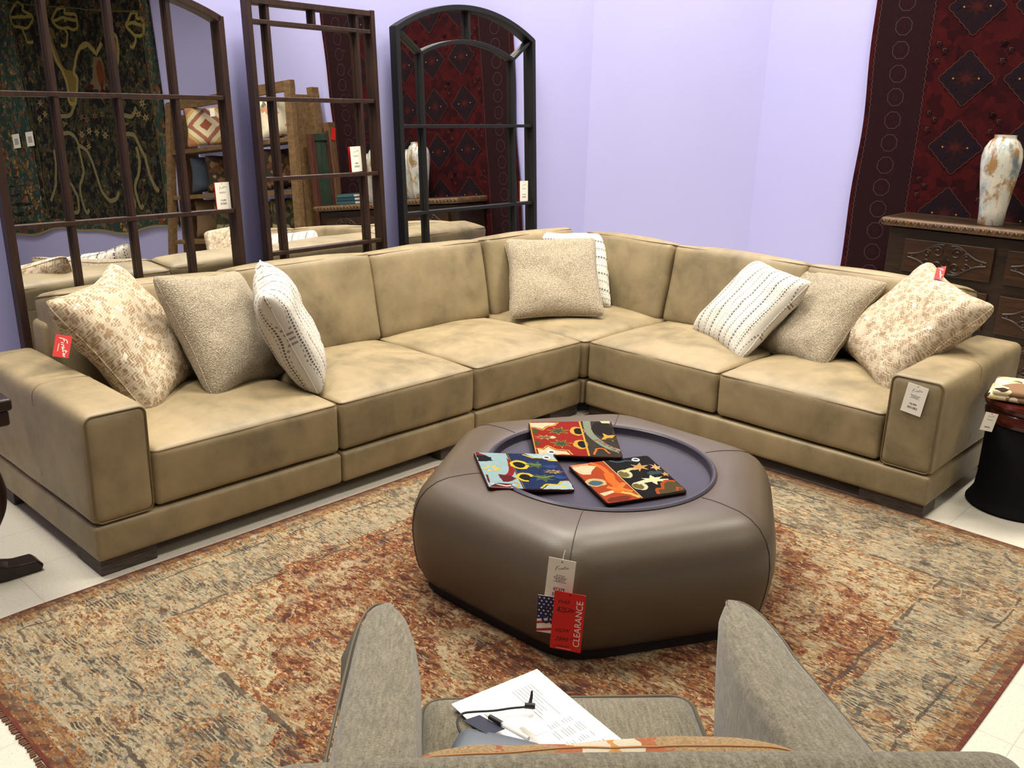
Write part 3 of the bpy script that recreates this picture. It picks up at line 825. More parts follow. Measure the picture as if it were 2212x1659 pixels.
def price_tag(label, c, x, y, wd=0.08, ht=0.132, price=None, small=(), string=None, rows=3, back=None, name='price_tag', bars=True, loose=None):
    m = frame(c, x, y)
    b = MB(); b.flat = True
    b.cur = 0; b.box((0, 0, 0), (wd, ht, 0.0008))
    def T(dx, dy): return Matrix.Translation((dx * wd, dy * ht, 0.0006))
    b.cur = 1
    logo(b, T(0.0, 0.30) @ Matrix.Rotation(0.22, 4, 'Z'), wd * 0.55)
    b.poly([T(0, 0.44) @ Vector((0.0022 * math.cos(a), 0.0022 * math.sin(a), 0)) for a in [2 * math.pi * i / 10 for i in range(10)]])
    yy = 0.13
    for s_, sz in small:
        put_text(b, s_, sz * ht, T(0, yy), sx=0.9); yy -= 0.045
    for i in range(rows):
        wl = (0.50, 0.42, 0.30, 0.46)[i % 4]
        k = -wl / 2
        while k < wl / 2:
            e = min(wl / 2, k + random.choice((0.05, 0.08, 0.11)))
            b.poly([T(k, yy) @ Vector((0, 0, 0)), T(e, yy) @ Vector((0, 0, 0)), T(e, yy + 0.014) @ Vector((0, 0, 0)), T(k, yy + 0.014) @ Vector((0, 0, 0))]); k = e + 0.02
        yy -= 0.032
    if price: put_text(b, price, 0.085 * ht, T(0, -0.17), bold=0.00035)
    if bars:
        k = -0.22
        while k < 0.22:
            e = k + random.choice((0.012, 0.02, 0.03))
            b.poly([T(k, -0.33) @ Vector((0, 0, 0)), T(e, -0.33) @ Vector((0, 0, 0)), T(e, -0.25) @ Vector((0, 0, 0)), T(k, -0.25) @ Vector((0, 0, 0))]); k = e + random.choice((0.012, 0.02))
    o = b.build(name, [MPAPER, MINK], M=m)
    tag(o, label, 'tag')
    if back:
        q = MB(); q.box(back, (wd, ht, 0.0008)); q.build('red_backing_card', MRED, o)
    if string:
        q = MB(); q.tube([(0, 0.44 * ht, 0.0005), tuple(m.inverted() @ Vector(string))], 0.0005, 5); q.build('thread', MSTRING, o)
    return o
price_tag('white price tag at the front corner of the ottoman, behind the red clearance card', (-1.893, -1.454, 0.317), (0.499, -0.864, -0.068), (0.055, -0.096, 0.994), 0.077, 0.141, '$7,579', (('$9,978.00', 0.05),), string=(-1.862, -1.442, 0.40), rows=4)
# flag card
m = frame((-1.9135, -1.434, 0.213), (0.5, -0.866, -0.01), (0.043, -0.074, 0.996))
b = MB(); b.flat = True; b.box((0, 0, 0), (0.063, 0.117, 0.0008))
b.cur = 1; z = 0.0006
def fc(u, v): return Vector((u * 0.0315, v * 0.0585, z))
b.poly([fc(-1, -0.30), fc(1, -0.05), fc(1, 1), fc(-1, 1)])
b.cur = 2
for a, c in ((-0.62, -0.42), (-1.0, -0.84)):
    pass
for y0_, y1_ in ((-0.56, -0.43), (-0.98, -0.84)):
    b.poly([fc(-1, y0_), fc(1, y0_ + 0.24), fc(1, y1_ + 0.24), fc(-1, y1_)])
b.cur = 3; z = 0.0009
for i in range(7):
    for j in range(5):
        cx, cy = -0.85 + 0.42 * j + (0.21 if i % 2 else 0), 0.88 - 0.17 * i
        if cx > 0.95 or cy < -0.15: continue
        b.poly([Vector((cx * 0.0315 + 0.0036 * (1 if k % 2 == 0 else 0.42) * math.sin(k * math.pi / 5), cy * 0.0585 + 0.0036 * (1 if k % 2 == 0 else 0.42) * math.cos(k * math.pi / 5), z)) for k in range(10)])
b.cur = 4; z = 0.0012
put_text(b, 'MADE', 0.016, Matrix.Translation((0.004, 0.020, 0.0012)), bold=0.0004)
b.cur = 1; put_text(b, 'USA', 0.040, Matrix.Translation((0.014, -0.014, 0.0015)), bold=0.0016, sx=0.9)
o = b.build('flag_card', [MPAPER, MBLUE, plain('flag_red', (168, 44, 50), 0.6), MWINK, plain('slate_print', (34, 42, 56), 0.6)], M=m)
tag(o, 'stars and stripes card peeking out beside the red clearance card', 'card')
# clearance card
m = frame((-1.904, -1.498, 0.214), (0.5, -0.865, -0.039), (0.067, -0.116, 0.991))
b = MB(); b.flat = True; b.box((0, 0, 0), (0.088, 0.182, 0.001))
b.cur = 1; put_text(b, 'CLEARANCE', 0.0265, Matrix.Translation((0.030, -0.002, 0.0008)) @ Matrix.Rotation(R_(90), 4, 'Z'), sx=0.98)
b.cur = 2
for s_, sz, px, py, rt in (('WAS', 0.016, -0.018, 0.060, 2), ('$7579', 0.019, -0.012, 0.036, -3), ('NOW', 0.016, -0.014, -0.030, 4), ('2899', 0.019, -0.014, -0.058, 0), ('as VERNON', 0.0095, -0.014, -0.080, 4)):
    put_text(b, s_, sz, Matrix.Translation((px, py, 0.0008)) @ Matrix.Rotation(R_(rt), 4, 'Z'), shear=0.35, sx=0.95)
fz = lambda x, y: Vector((x, y, 0.001))
b.ribbon([(-0.030, 0.030), (-0.012, 0.028), (0.006, 0.035)], 0.0012, fz); b.ribbon([(0.012, 0.038), (0.016, 0.036), (0.022, 0.042)], 0.0012, fz); b.ribbon([(0.010, -0.052), (0.014, -0.053), (0.018, -0.049)], 0.0012, fz)
b.poly([(0.0022 * math.cos(a), 0.084 + 0.0022 * math.sin(a), 0.0009) for a in [2 * math.pi * i / 10 for i in range(10)]])
b.cur = 1; b.ribbon([(-0.026, -0.086), (0.016, -0.086)], 0.0010, fz)
o = b.build('clearance_card', [MRED, MWINK, MBLACKINK], M=m); tag(o, 'red CLEARANCE card hanging on the front corner of the ottoman', 'card')

price_tag('white price tag on the square front of the leather sofa arm', (-0.0065, -1.69, 0.497), (-0.0, -1.0, -0.13), (0, 0.13, 0.99), 0.082, 0.123, '$6,999', rows=4)
def shop_tag(label, c, x, y, wd, ht, ttl=True):
    m = frame(c, x, y); b = MB(); b.flat = True; b.box((0, 0, 0), (wd, ht, 0.0008)); b.cur = 1
    logo(b, Matrix.Translation((0.08 * wd, 0.0, 0.0007)) @ Matrix.Rotation(R_(-78), 4, 'Z'), ht * 0.95, 0.04)
    if ttl: b.ribbon([(-0.22 * wd, 0.1 * ht), (-0.24 * wd, -0.25 * ht)], 0.0022, lambda x_, y_: Vector((x_, y_, 0.0007)))
    o = b.build('hang_tag', [plain('coral_card', (214, 62, 56), 0.55), MWINK], M=m)
    return tag(o, label, 'tag')
shop_tag('red hang tag on the chevron pillow tipped over the sofa arm', (-2.432, 0.478, 0.700), (0.837, -0.514, -0.191), (0.336, 0.281, 0.899), 0.054, 0.082)
shop_tag('red hang tag behind the slumped gold chevron pillow', (0.668, -1.486, 0.902), (-0.197, -0.938, 0.287), (0.632, 0.523, 0.571), 0.046, 0.062, False)

# ------------------------------------------------------------------ area rug
def m_rug():
    g = G('faded_oriental_rug')
    o = g.co()
    x, y, z = g.sep(g.warp(g.warp(o, 9, 0.035), 60, 0.012))
    HX, HY = 1.545, 1.185
    ax, ay = g.ab(x), g.ab(y)
    xs, ys, zs = g.sep(o)
    e0 = g.mn(g.sub(HX, g.ab(xs)), g.sub(HY, g.ab(ys)))          # true distance to the edge
    e = g.mn(g.mul(g.sub(HX, ax), 0.74), g.sub(HY, ay))
    # speckles: cells stretched across the rug
    sv = g.warp(g.mapv(scale=(1.0, 0.45, 1)), 40, 0.03)
    c1 = g.vor(92, sv); c2 = g.vor(185, g.warp(g.mapv(scale=(1, 0.5, 1)), 70, 0.012)); c3 = g.vor(38, g.warp(g.mapv(scale=(1, 0.6, 1)), 14, 0.05))
    k1, k2, k3 = g.red(c1), g.red(c2), g.red(c3)
    k = g.add(g.mul(k1, 0.5), g.add(g.mul(k2, 0.28), g.mul(k3, 0.22)))
    k = g.step(k, 0.2, 0.8)
    patchy = g.noise(3.6, 4, 0.6); patch2 = g.noise(8, 4, 0.6, g.vadd(o, (5.0, 2.0, 0.0)))
    S = lambda *a: [(p, lin(c)) for p, c in a]
    grey = g.ramp(k, S((0, (102, 96, 86)), (0.10, (140, 130, 110)), (0.22, (162, 152, 128)), (0.42, (180, 168, 140)), (0.64, (164, 152, 124)), (0.78, (176, 130, 82)), (0.86, (148, 100, 62)), (0.91, (194, 180, 150))), 'CONSTANT')
    cream = g.ramp(k, S((0, (132, 76, 42)), (0.14, (174, 122, 72)), (0.26, (184, 166, 132)), (0.46, (200, 185, 152)), (0.66, (176, 162, 128)), (0.78, (150, 122, 66)), (0.88, (124, 92, 70))), 'CONSTANT')
    rust = g.ramp(k, S((0, (82, 42, 30)), (0.16, (112, 60, 38)), (0.32, (134, 76, 46)), (0.46, (152, 96, 58)), (0.58, (178, 128, 80)), (0.68, (136, 108, 64)), (0.78, (196, 172, 134)), (0.90, (104, 50, 34))), 'CONSTANT')
    navy = g.ramp(k, S((0, (56, 54, 56)), (0.42, (74, 72, 70)), (0.60, (104, 98, 86)), (0.76, (158, 116, 70)), (0.88, (162, 152, 130))), 'CONSTANT')
    tan = g.ramp(k, S((0, (118, 74, 42)), (0.30, (150, 102, 58)), (0.52, (168, 124, 74)), (0.72, (164, 146, 112)), (0.88, (104, 70, 46))), 'CONSTANT')
    hatch = g.gt(g.frac(g.mul(g.add(xs, g.mul(g.noise(8, 2, 0.5), 0.05)), 95)), 0.34)
    # zigzag edge of the centre field
    zig = g.mul(g.ab(g.sub(g.frac(g.mul(y, 9)), 0.5)), 0.09)
    hexd = g.sub(1.20, g.add(g.add(ax, g.math('DIVIDE', ay, 1.45)), zig))
    hexd = g.add(hexd, g.mul(g.sub(g.noise(5, 3, 0.6), 0.5), 0.22))
    field = g.mul(g.gt(hexd, 0.0), g.lt(ay, 0.86))
    inner = g.gt(e, 0.37)
    bord = g.band(e, 0.07, 0.36)
    col = g.mix(g.mul(g.step(patchy, 0.50, 0.60), 0.85), grey, cream)
    col = g.mix(inner, col, g.mix(g.mul(g.step(patch2, 0.54, 0.62), 0.7), cream, grey))
    rust2 = g.mix(g.mul(g.step(patch2, 0.50, 0.60), 0.85), rust, cream)
    col = g.mix(field, col, rust2)
    # dark hatched figures
    dk = g.mul(g.gt(g.add(g.mul(g.noise(6, 3, 0.55, g.vadd(o, (1.0, 7.0, 0.0))), 0.8), g.mul(k3, 0.2)), 0.56), g.mul(hatch, g.gt(k2, 0.18)))
    col = g.mix(g.mul(g.mul(dk, bord), 0.9), col, navy)
    dk2 = g.mul(g.gt(g.noise(11, 2, 0.5, g.vadd(o, (3.0, 1.0, 2.0))), 0.66), hatch)
    col = g.mix(g.mul(dk2, 0.8), col, navy)
    # pale flowers and short sprays in the field
    fl = g.lt(g.add(g.vor(7.5, g.warp(o, 26, 0.035), 'F1', 'Distance'), g.mul(k1, 0.10)), 0.24)
    col = g.mix(g.mul(g.mul(fl, field), 0.85), col, g.mix(g.gt(k2, 0.7), lin((190, 178, 148)), lin((172, 128, 80))))
    vine = g.mul(g.lt(g.vor(5.2, g.warp(o, 11, 0.10), 'DISTANCE_TO_EDGE', 'Distance'), 0.010), g.gt(g.noise(3, 2, 0.5), 0.5))
    col = g.mix(g.mul(g.mul(vine, inner), 0.6), col, lin((176, 164, 140)))
    # medallions in the border
    dm = g.vor(3.1, g.warp(o, 16, 0.05), 'F1', 'Distance')
    col = g.mix(g.mul(g.mul(g.band(dm, 0.22, 0.27), bord), g.mul(g.gt(k1, 0.3), 0.8)), col, navy)
    col = g.mix(g.mul(g.mul(g.lt(dm, 0.20), bord), g.mul(g.gt(k1, 0.5), 0.8)), col, tan)
    line = g.mul(g.mx(g.band(e, 0.358, 0.370), g.band(e, 0.118, 0.126)), g.gt(g.noise(10, 2, 0.5), 0.47))
    col = g.mix(g.mul(line, 0.8), col, lin((70, 60, 54)))
    col = g.mix(g.mul(g.band(e, 0.376, 0.388), g.mul(g.gt(k1, 0.3), 0.8)), col, tan)
    # guard bands at the rim
    gb = g.band(e0, 0.010, 0.085)
    col = g.mix(g.mul(gb, g.mul(g.gt(k1, 0.30), 0.9)), col, tan)
    blocks = g.gt(g.frac(g.mul(g.add(xs, ys), 14)), 0.5)
    col = g.mix(g.mul(g.band(e0, 0.010, 0.042), g.mul(g.gt(k2, 0.25), 0.85)), col, g.mix(blocks, lin((92, 48, 30)), lin((128, 82, 46))))
    col = g.mix(g.lt(e0, 0.010), col, lin((112, 50, 36)))
    # wear streaks across the short side
    st = g.noise(30, 3, 0.7, g.mapv(scale=(3.6, 0.32, 1)))
    col = g.mix(g.mul(g.step(st, 0.52, 0.70), 0.30), col, lin((168, 154, 124)))
    st2 = g.noise(46, 2, 0.6, g.mapv(scale=(3.4, 0.22, 1)))
    col = g.mix(g.mul(g.step(st2, 0.52, 0.66), 0.50), col, lin((78, 64, 50)))
    dark = g.noise(26, 3, 0.65, g.mapv(scale=(1, 0.5, 1)))
    col = g.mix(g.mul(g.step(dark, 0.54, 0.64), 0.35), col, g.mix(1.0, col, lin((140, 124, 108)), 'MULTIPLY'))
    n = g.noise(600, 2, 0.7)
    col = g.mix(1.0, col, g.mix(n, lin((170, 166, 160)), lin((255, 252, 244))), 'MULTIPLY')
    return g.out(col, 0.92, 0.12, bump=g.add(n, g.mul(k2, 0.6)), bstr=0.5, bdist=0.003, sheen=0.1)
MRUG = m_rug()
RC = Vector((-1.515, -1.215, 0.0))
b = MB()
NX, NY = 62, 48
ids = {}
for i in range(NX + 1):
    for j in range(NY + 1):
        x, y = -1.545 + 3.09 * i / NX, -1.185 + 2.37 * j / NY
        wob = 0.006 * mnoise.noise(Vector((x * 2, y * 2, 0)))
        xx = x + (wob if i in (0, NX) else 0); yy = y + (wob if j in (0, NY) else 0)
        z = 0.008 + 0.0012 * mnoise.noise(Vector((x * 3, y * 3, 5)))
        if i == 0 or j == 0 or i == NX or j == NY: z -= 0.003
        if x < -1.2 and y > 0.9: yy -= 0.03 * ((-1.2 - x) / 0.345) ** 2     # corner pulled in a little
        ids[i, j] = b.addv([(xx, yy, z)])
for i in range(NX):
    for j in range(NY): b.face((ids[i, j], ids[i + 1, j], ids[i + 1, j + 1], ids[i, j + 1]))
ed = [(i, 0) for i in range(NX)] + [(NX, j) for j in range(NY)] + [(i, NY) for i in range(NX, 0, -1)] + [(0, j) for j in range(NY, 0, -1)]
lo = [b.addv([(b.v[ids[q]][0], b.v[ids[q]][1], 0.0005)]) for q in ed]
for k in range(len(ed)):
    q = (k + 1) % len(ed); b.face((lo[k], lo[q], ids[ed[q]], ids[ed[k]]))
rug = b.build('area_rug', MRUG, smooth=True, angle=60, M=Matrix.Translation(RC))
tag(rug, 'faded rust and grey oriental area rug under the ottoman', 'rug')
fr = MB()
for k in range(230):
    y = -1.18 + 2.36 * k / 229 + random.uniform(-0.003, 0.003)
    fr.box((-1.552 + random.uniform(-0.004, 0.002), y, 0.003), (0.014, 0.006, 0.003), None)
fr.build('fringe', plain('rug_fringe', (98, 66, 46), 0.9), rug)

# ------------------------------------------------------------------ mirrors
def m_mirror():
    g = G('silvered_glass')
    b_ = g.n('ShaderNodeBsdfPrincipled'); b_.inputs['Base Color'].default_value = (0.90, 0.90, 0.89, 1); b_.inputs['Metallic'].default_value = 1; b_.inputs['Roughness'].default_value = 0.004
    o = g.n('ShaderNodeOutputMaterial'); g.t.links.new(b_.outputs[0], o.inputs[0]); return g.m
MGLASS = m_mirror()
def m_wood(name, a, b_, rough=0.5, stretch=(6, 6, 0.8), sc=9):
    g = G(name)
    n = g.noise(sc, 5, 0.65, g.mapv(scale=stretch), dist=0.6)
    return g.out(g.ramp(n, [(0.3, lin(a)), (0.68, lin(b_))]), rough, 0.4, bump=n, bstr=0.15)
MWOOD = m_wood('mahogany_frame', (26, 15, 9), (56, 32, 19), 0.45)
MIRON = plain('black_iron', (15, 15, 15), 0.5, 0.4)
def mirror_root(name, label, yb, t, dl, xc):
    n = Vector((math.sin(dl), -math.cos(dl), t)).normalized(); x = Vector((math.cos(dl), math.sin(dl), 0))
    z = x.cross(-n)
    o = Vector((xc, yb + (xc + 1.0) * math.tan(dl), 0))
    m = Matrix((x, -n, z)).transposed().to_4x4(); m.translation = o
    return thing(name, label, 'mirror', M=m)
def bar(b, p, q, wd, y0, y1):
    """frame bar in the mirror's own plane from p to q (x, z)"""
    p, q = Vector((p[0], 0, p[1])), Vector((q[0], 0, q[1])); d = (q - p).normalized(); n = Vector((-d.z, 0, d.x)) * wd / 2
    k = b.addv([p + n + Vector((0, y0, 0)), q + n + Vector((0, y0, 0)), q - n + Vector((0, y0, 0)), p - n + Vector((0, y0, 0)),
                p + n + Vector((0, y1, 0)), q + n + Vector((0, y1, 0)), q - n + Vector((0, y1, 0)), p - n + Vector((0, y1, 0))])
    for f in ((0, 1, 2, 3), (7, 6, 5, 4), (0, 4, 5, 1), (1, 5, 6, 2), (2, 6, 7, 3), (3, 7, 4, 0)): b.face([k + i for i in f])
def barc(b, pts, wd, y0, y1):
    """bar along a curve in the plane"""
    m = len(pts); ring = []
    for i in range(m):
        a = Vector(pts[max(0, i - 1)]); c = Vector(pts[min(m - 1, i + 1)]); d = (c - a).normalized(); n = Vector((-d.y, d.x)) * wd / 2; p = Vector(pts[i])
        o_, i_ = p + n, p - n
        ring.append(b.addv([(o_.x, y0, o_.y), (i_.x, y0, i_.y), (i_.x, y1, i_.y), (o_.x, y1, o_.y)]))
    for r0, r1 in zip(ring, ring[1:]):
        for j in range(4): b.face((r0 + j, r0 + (j + 1) % 4, r1 + (j + 1) % 4, r1 + j))
    b.face([ring[0] + j for j in range(4)]); b.face([ring[-1] + j for j in (3, 2, 1, 0)])
def arc(hw, z, rise, n=28):
    R = (hw * hw + rise * rise) / (2 * rise); zc = z + rise - R; a = math.asin(hw / R)
    return [(R * math.sin(t), zc + R * math.cos(t)) for t in [-a + 2 * a * i / n for i in range(n + 1)]]
def part(fn, name, mat, root, bev=0.002):
    b = MB(); fn(b); return b.build(name, mat, root, bevel=bev)
def glass(root, pts):
    b = MB(); b.prism(pts, -0.004, 0.0, Matrix.Rotation(R_(90), 4, 'X')); return b.build('glass', MGLASS, root)
# arched wooden mirror, four panes wide
r1 = mirror_root('floor_mirror', 'tall arched mahogany window-pane mirror four panes wide, reflecting a floral rug', 1.15, 0.06, 0.05, -1.813)
hw, zs, rise = 0.545, 1.925, 0.115
glass(r1, [(-hw + 0.01, 0.02), (hw - 0.01, 0.02), (hw - 0.01, zs)] + [(x, z - 0.012) for x, z in reversed(arc(hw - 0.01, zs, rise))][1:-1] + [(-hw + 0.01, zs)])
def f1(b):
    bar(b, (-hw + 0.016, 0), (-hw + 0.016, zs + 0.005), 0.032, -0.035, 0.015); bar(b, (hw - 0.016, 0), (hw - 0.016, zs + 0.005), 0.032, -0.035, 0.015)
    bar(b, (-hw, 0.02), (hw, 0.02), 0.032, -0.035, 0.015)
    barc(b, [(x, z) for x, z in arc(hw - 0.018, zs - 0.008, rise)], 0.032, -0.035, 0.015)
part(f1, 'frame', MWOOD, r1)
for i in (-1, 0, 1):
    x = i * 0.272 + 0.0
    part(lambda b: bar(b, (x, 0.03), (x, zs + rise * (1 - (x / hw) ** 2) - 0.02), 0.021, -0.026, -0.001), 'muntin', MWOOD, r1)
for z in (0.52, 1.045, 1.568): part(lambda b: bar(b, (-hw + 0.03, z), (hw - 0.03, z), 0.020, -0.028, -0.001), 'muntin', MWOOD, r1)
# rectangular wooden mirror
r2 = mirror_root('floor_mirror', 'tall rectangular mahogany window-pane mirror with narrow border panes', 1.158, 0.063, 0.071, -0.724)
W2, H2 = 0.408, 2.035
glass(r2, [(-W2 + 0.01, 0.02), (W2 - 0.01, 0.02), (W2 - 0.01, H2 - 0.01), (-W2 + 0.01, H2 - 0.01)])
def f2(b):
    for s in (-1, 1): bar(b, (s * (W2 - 0.014), 0), (s * (W2 - 0.014), H2), 0.028, -0.035, 0.015)
    bar(b, (-W2 + 0.03, H2 - 0.0175), (W2 - 0.03, H2 - 0.0175), 0.028, -0.0345, 0.015); bar(b, (-W2 + 0.03, 0.0175), (W2 - 0.03, 0.0175), 0.028, -0.0345, 0.015)
part(f2, 'frame', MWOOD, r2)
for x in (-0.285, 0.285): part(lambda b: bar(b, (x, 0.03), (x, H2 - 0.03), 0.020, -0.028, -0.001), 'muntin', MWOOD, r2)
part(lambda b: bar(b, (0.0, 1.925), (0.0, H2 - 0.03), 0.020, -0.026, -0.001), 'muntin', MWOOD, r2)
for z in (0.11, 0.45, 0.812, 1.183, 1.568, 1.925): part(lambda b: bar(b, (-W2 + 0.03, z), (W2 - 0.03, z), 0.020, -0.0285, -0.001), 'muntin', MWOOD, r2)
# black arched mirror
r3 = mirror_root('floor_mirror', 'tall black iron mirror with an arched top and an inner arch', 1.155, 0.057, 0.027, 0.366)
W3, Z3, RI = 0.588, 1.958, 0.150
glass(r3, [(-W3 + 0.01, 0.02), (W3 - 0.01, 0.02), (W3 - 0.01, Z3)] + [(x, z - 0.012) for x, z in reversed(arc(W3 - 0.01, Z3, RI))][1:-1] + [(-W3 + 0.01, Z3)])
def f3(b):
    for s in (-1, 1): bar(b, (s * (W3 - 0.017), 0), (s * (W3 - 0.017), Z3 + 0.004), 0.030, -0.04, 0.015)
    bar(b, (-W3 + 0.03, 0.017), (W3 - 0.03, 0.017), 0.034, -0.0395, 0.015); barc(b, arc(W3 - 0.014, Z3 - 0.006, RI), 0.030, -0.0405, 0.015)
part(f3, 'frame', MIRON, r3)
IN = 0.388
for s in (-1, 1):
    part(lambda b: bar(b, (s * IN, 0.03), (s * IN, 1.835), 0.019, -0.028, -0.001), 'muntin', MIRON, r3)
    part(lambda b: bar(b, (s * IN, 1.835), (s * (W3 - 0.03), Z3 - 0.005), 0.019, -0.029, -0.001), 'muntin', MIRON, r3)
part(lambda b: barc(b, arc(IN, 1.835, 0.082, 16), 0.021, -0.03, -0.001), 'inner_arch', MIRON, r3)
part(lambda b: bar(b, (0, 1.92), (0, Z3 + RI - 0.02), 0.019, -0.029, -0.001), 'muntin', MIRON, r3)
for z in (0.44, 0.948, 1.437): part(lambda b: bar(b, (-W3 + 0.03, z), (W3 - 0.03, z), 0.019, -0.0295, -0.001), 'muntin', MIRON, r3)
def mtag(label, c, x, y, wd, ht, price):
    o = price_tag(label, c, x, y, wd, ht, price, rows=2, back=(-0.0015, 0.0, -0.0015))
mtag('white price tag hanging on the arched mahogany mirror', (-1.347, 1.195, 1.116), (0.999, 0.051, 0.013), (-0.002, 0.06, 0.998), 0.077, 0.127, '$1,895')
mtag('white price tag hanging on the rectangular mahogany mirror', (-0.493, 1.265, 1.262), (0.996, 0.073, 0.036), (-0.03, 0.061, 0.998), 0.075, 0.134, '$895')
mtag('white price tag hanging on the black iron mirror', (0.862, 1.259, 1.024), (1.0, 0.026, -0.016), (-0.001, 0.057, 0.998), 0.078, 0.130, '$1,195')

# ------------------------------------------------------------------ armchair with things on its seat
def m_chenille():
    g = G('grey_chenille')
    n = g.noise(34, 3, 0.7, g.mapv(scale=(7, 7, 0.9))); f = g.noise(520, 2, 0.7); b_ = g.noise(5, 3, 0.5)
    n2 = g.noise(30, 3, 0.7, g.mapv(scale=(6, 0.9, 2)))
    col = g.ramp(g.add(g.mul(n, 0.4), g.add(g.mul(f, 0.25), g.mul(n2, 0.35))), [(0.36, lin((76, 71, 56))), (0.5, lin((115, 108, 88))), (0.64, lin((148, 140, 118)))])
    return g.out(col, 0.85, 0.15, bump=g.add(f, n), bstr=0.4, bdist=0.002, sheen=0.35)
MCHN = m_chenille()
MWELT = plain('chair_welt', (92, 86, 70), 0.8)
CH_O = Vector((-2.62, -2.12, 0)); CH_A = R_(47 - 90)
CHM = Matrix.Translation(CH_O) @ Matrix.Rotation(CH_A, 4, 'Z')        # local x = chair's right, y = the way it faces
chair = thing('armchair', 'grey chenille armchair with sloped wing arms, facing the ottoman', 'armchair', M=CHM)
b = MB(); b.rbox((-0.010, 0.0, 0.365), (0.555, 0.60, 0.17), 0.04, crown=(0.012, 0.012, 0.0), uni=10, bump=0.003, seed=9)
o = b.build('seat_cushion', MCHN, chair, smooth=True, angle=60)
for zz in (0.437, 0.290): 
    e = MB(); e.tube([(x - 0.010, y, zz) for x, y in dens(rrect(0.547, 0.592, 0.045), 0.05)], 0.0045, 6, closed=True); e.build('piping', MWELT, o, smooth=True)
b = MB(); b.rbox((0, -0.04, 0.20), (0.56, 0.64, 0.16), 0.02); b.build('seat_base', MCHN, chair, smooth=True, angle=60)
def chair_arm(s):
    # plan: straight outside, convex inside running out to the front tip; the top slopes down to the front
    out_ = [(0.405, -0.42), (0.41, -0.1), (0.412, 0.15), (0.405, 0.30), (0.392, 0.375)]
    tip = [(0.375, 0.398), (0.352, 0.392), (0.33, 0.37)]
    inn = [(0.308, 0.31), (0.290, 0.22), (0.278, 0.10), (0.272, -0.05), (0.270, -0.30), (0.27, -0.42)]
    prof = smooth_line(out_ + tip + inn, 3)
    lev = [(0.11, 0.0), (0.13, 0.004), (0.35, 0.003), (0.50, 0.001), (0.0, 0.002), (0.0, 0.008), (0.0, 0.020)]
    b = MB(); rings = []
    cx, cy = 0.345, -0.02
    def top(y): return 0.640 + 0.09 * max(0, (0.15 - y)) / 0.57 if y < 0.15 else 0.640 - 0.025 * ((y - 0.15) / 0.25) ** 2
    for i, (z, ins) in enumerate(lev):
        P = []
        for x, y in prof:
            t = top(y); zz = z if z else (t - 0.035, t - 0.010, t)[i - 4]
            dx, dy = x - cx, y - cy; l = math.hypot(dx, dy)
            ox = -math.copysign(min(abs(dx), ins), dx); oy = -ins * dy / l * 1.0
            if y > 0.1: oy -= 0.16 * (1 - zz / 0.64) * (y - 0.1) / 0.3
            P.append((s * (x + ox), y + oy, zz))
        rings.append(b.addv(P))
    n = len(prof)
    for a, c in zip(rings, rings[1:]):
        for j in range(n): b.face((a + j, a + (j + 1) % n, c + (j + 1) % n, c + j))
    # cap: strips across
    a = rings[-1]
    for j in range(n // 2): 
        q = n - 1 - j
        if q - 1 > j + 1: b.face((a + j, a + j + 1, a + q - 1, a + q))
        elif q - 1 == j + 1: b.face((a + j, a + j + 1, a + q))
    b.face([rings[0] + j for j in range(n)])
    o = b.build('arm', MCHN, chair, smooth=True, angle=70)
    e = MB(); m_ = len(smooth_line(out_ + tip, 3)) - 4
    e.tube([(s * (x + 0.0005), y, top(y) - 0.020) for x, y in prof[:m_]], 0.003, 6); e.build('piping', MWELT, o, smooth=True)
chair_arm(-1); chair_arm(1)
b = MB()
K = Matrix.Translation((0, -0.375, 0.10)) @ Matrix.Rotation(R_(7), 4, 'X')
b.rbox((0, 0, 0.392), (0.90, 0.13, 0.785), 0.045, crown=(0.022, 0.012, 0.0), uni=12, M=K, bump=0.003, seed=5)
b.build('backrest', MCHN, chair, smooth=True, angle=60)
for x, y in ((-0.35, 0.25), (0.35, 0.25), (-0.35, -0.36), (0.35, -0.36)):
    e = MB(); e.lathe([(0.020, 0.0095), (0.028, 0.12)], 12, (x, y, 0)); e.build('leg', MDARK, chair, smooth=True)

def m_kilim():
    g = G('kilim_weave')
    x, y, z = g.sep(g.warp(g.co(), 60, 0.02))
    dx = g.ab(x); dy = g.ab(g.sub(y, 0.124))
    d = g.add(dx, g.mul(dy, 2.4))
    n = g.noise(240, 3, 0.7)
    base = g.mix(g.step(n, 0.4, 0.6), lin((138, 112, 78)), lin((160, 132, 94)))
    rep = g.ab(g.sub(g.frac(g.math('DIVIDE', x, 0.105)), 0.5))
    dr = g.add(g.mul(rep, 0.105), g.mul(dy, 1.5))
    c = g.mix(g.mul(g.lt(dr, 0.030), g.gt(g.noise(30, 2, 0.6), 0.40)), base, lin((140, 62, 42)))
    c = g.mix(g.lt(d, 0.125), c, lin((160, 80, 44)))
    c = g.mix(g.band(d, 0.058, 0.098), c, lin((206, 196, 174)))
    c = g.mix(g.lt(d, 0.058), c, lin((190, 130, 58)))
    c = g.mix(g.lt(d, 0.034), c, lin((146, 46, 36)))
    c = g.mix(g.lt(d, 0.012), c, lin((190, 90, 52)))
    c = g.mix(0.25, c, g.mix(n, (0.02, 0.01, 0.01), lin((210, 190, 150))))
    return g.out(c, 0.92, 0.12, bump=n, bstr=0.6, bdist=0.003)
KM = CHM @ Matrix.Translation((-0.005, -0.248, 0.598)) @ Matrix.Rotation(R_(90 - 4), 4, 'X')
b, edge = pillow_mesh(0.56, 0.282, 0.13, pinch=-0.05, seed=14)
kil = b.build('kilim_pillow', m_kilim(), smooth=True, angle=180, M=KM); tag(kil, 'kilim lumbar pillow with a red diamond, leaning on the armchair back', 'pillow')
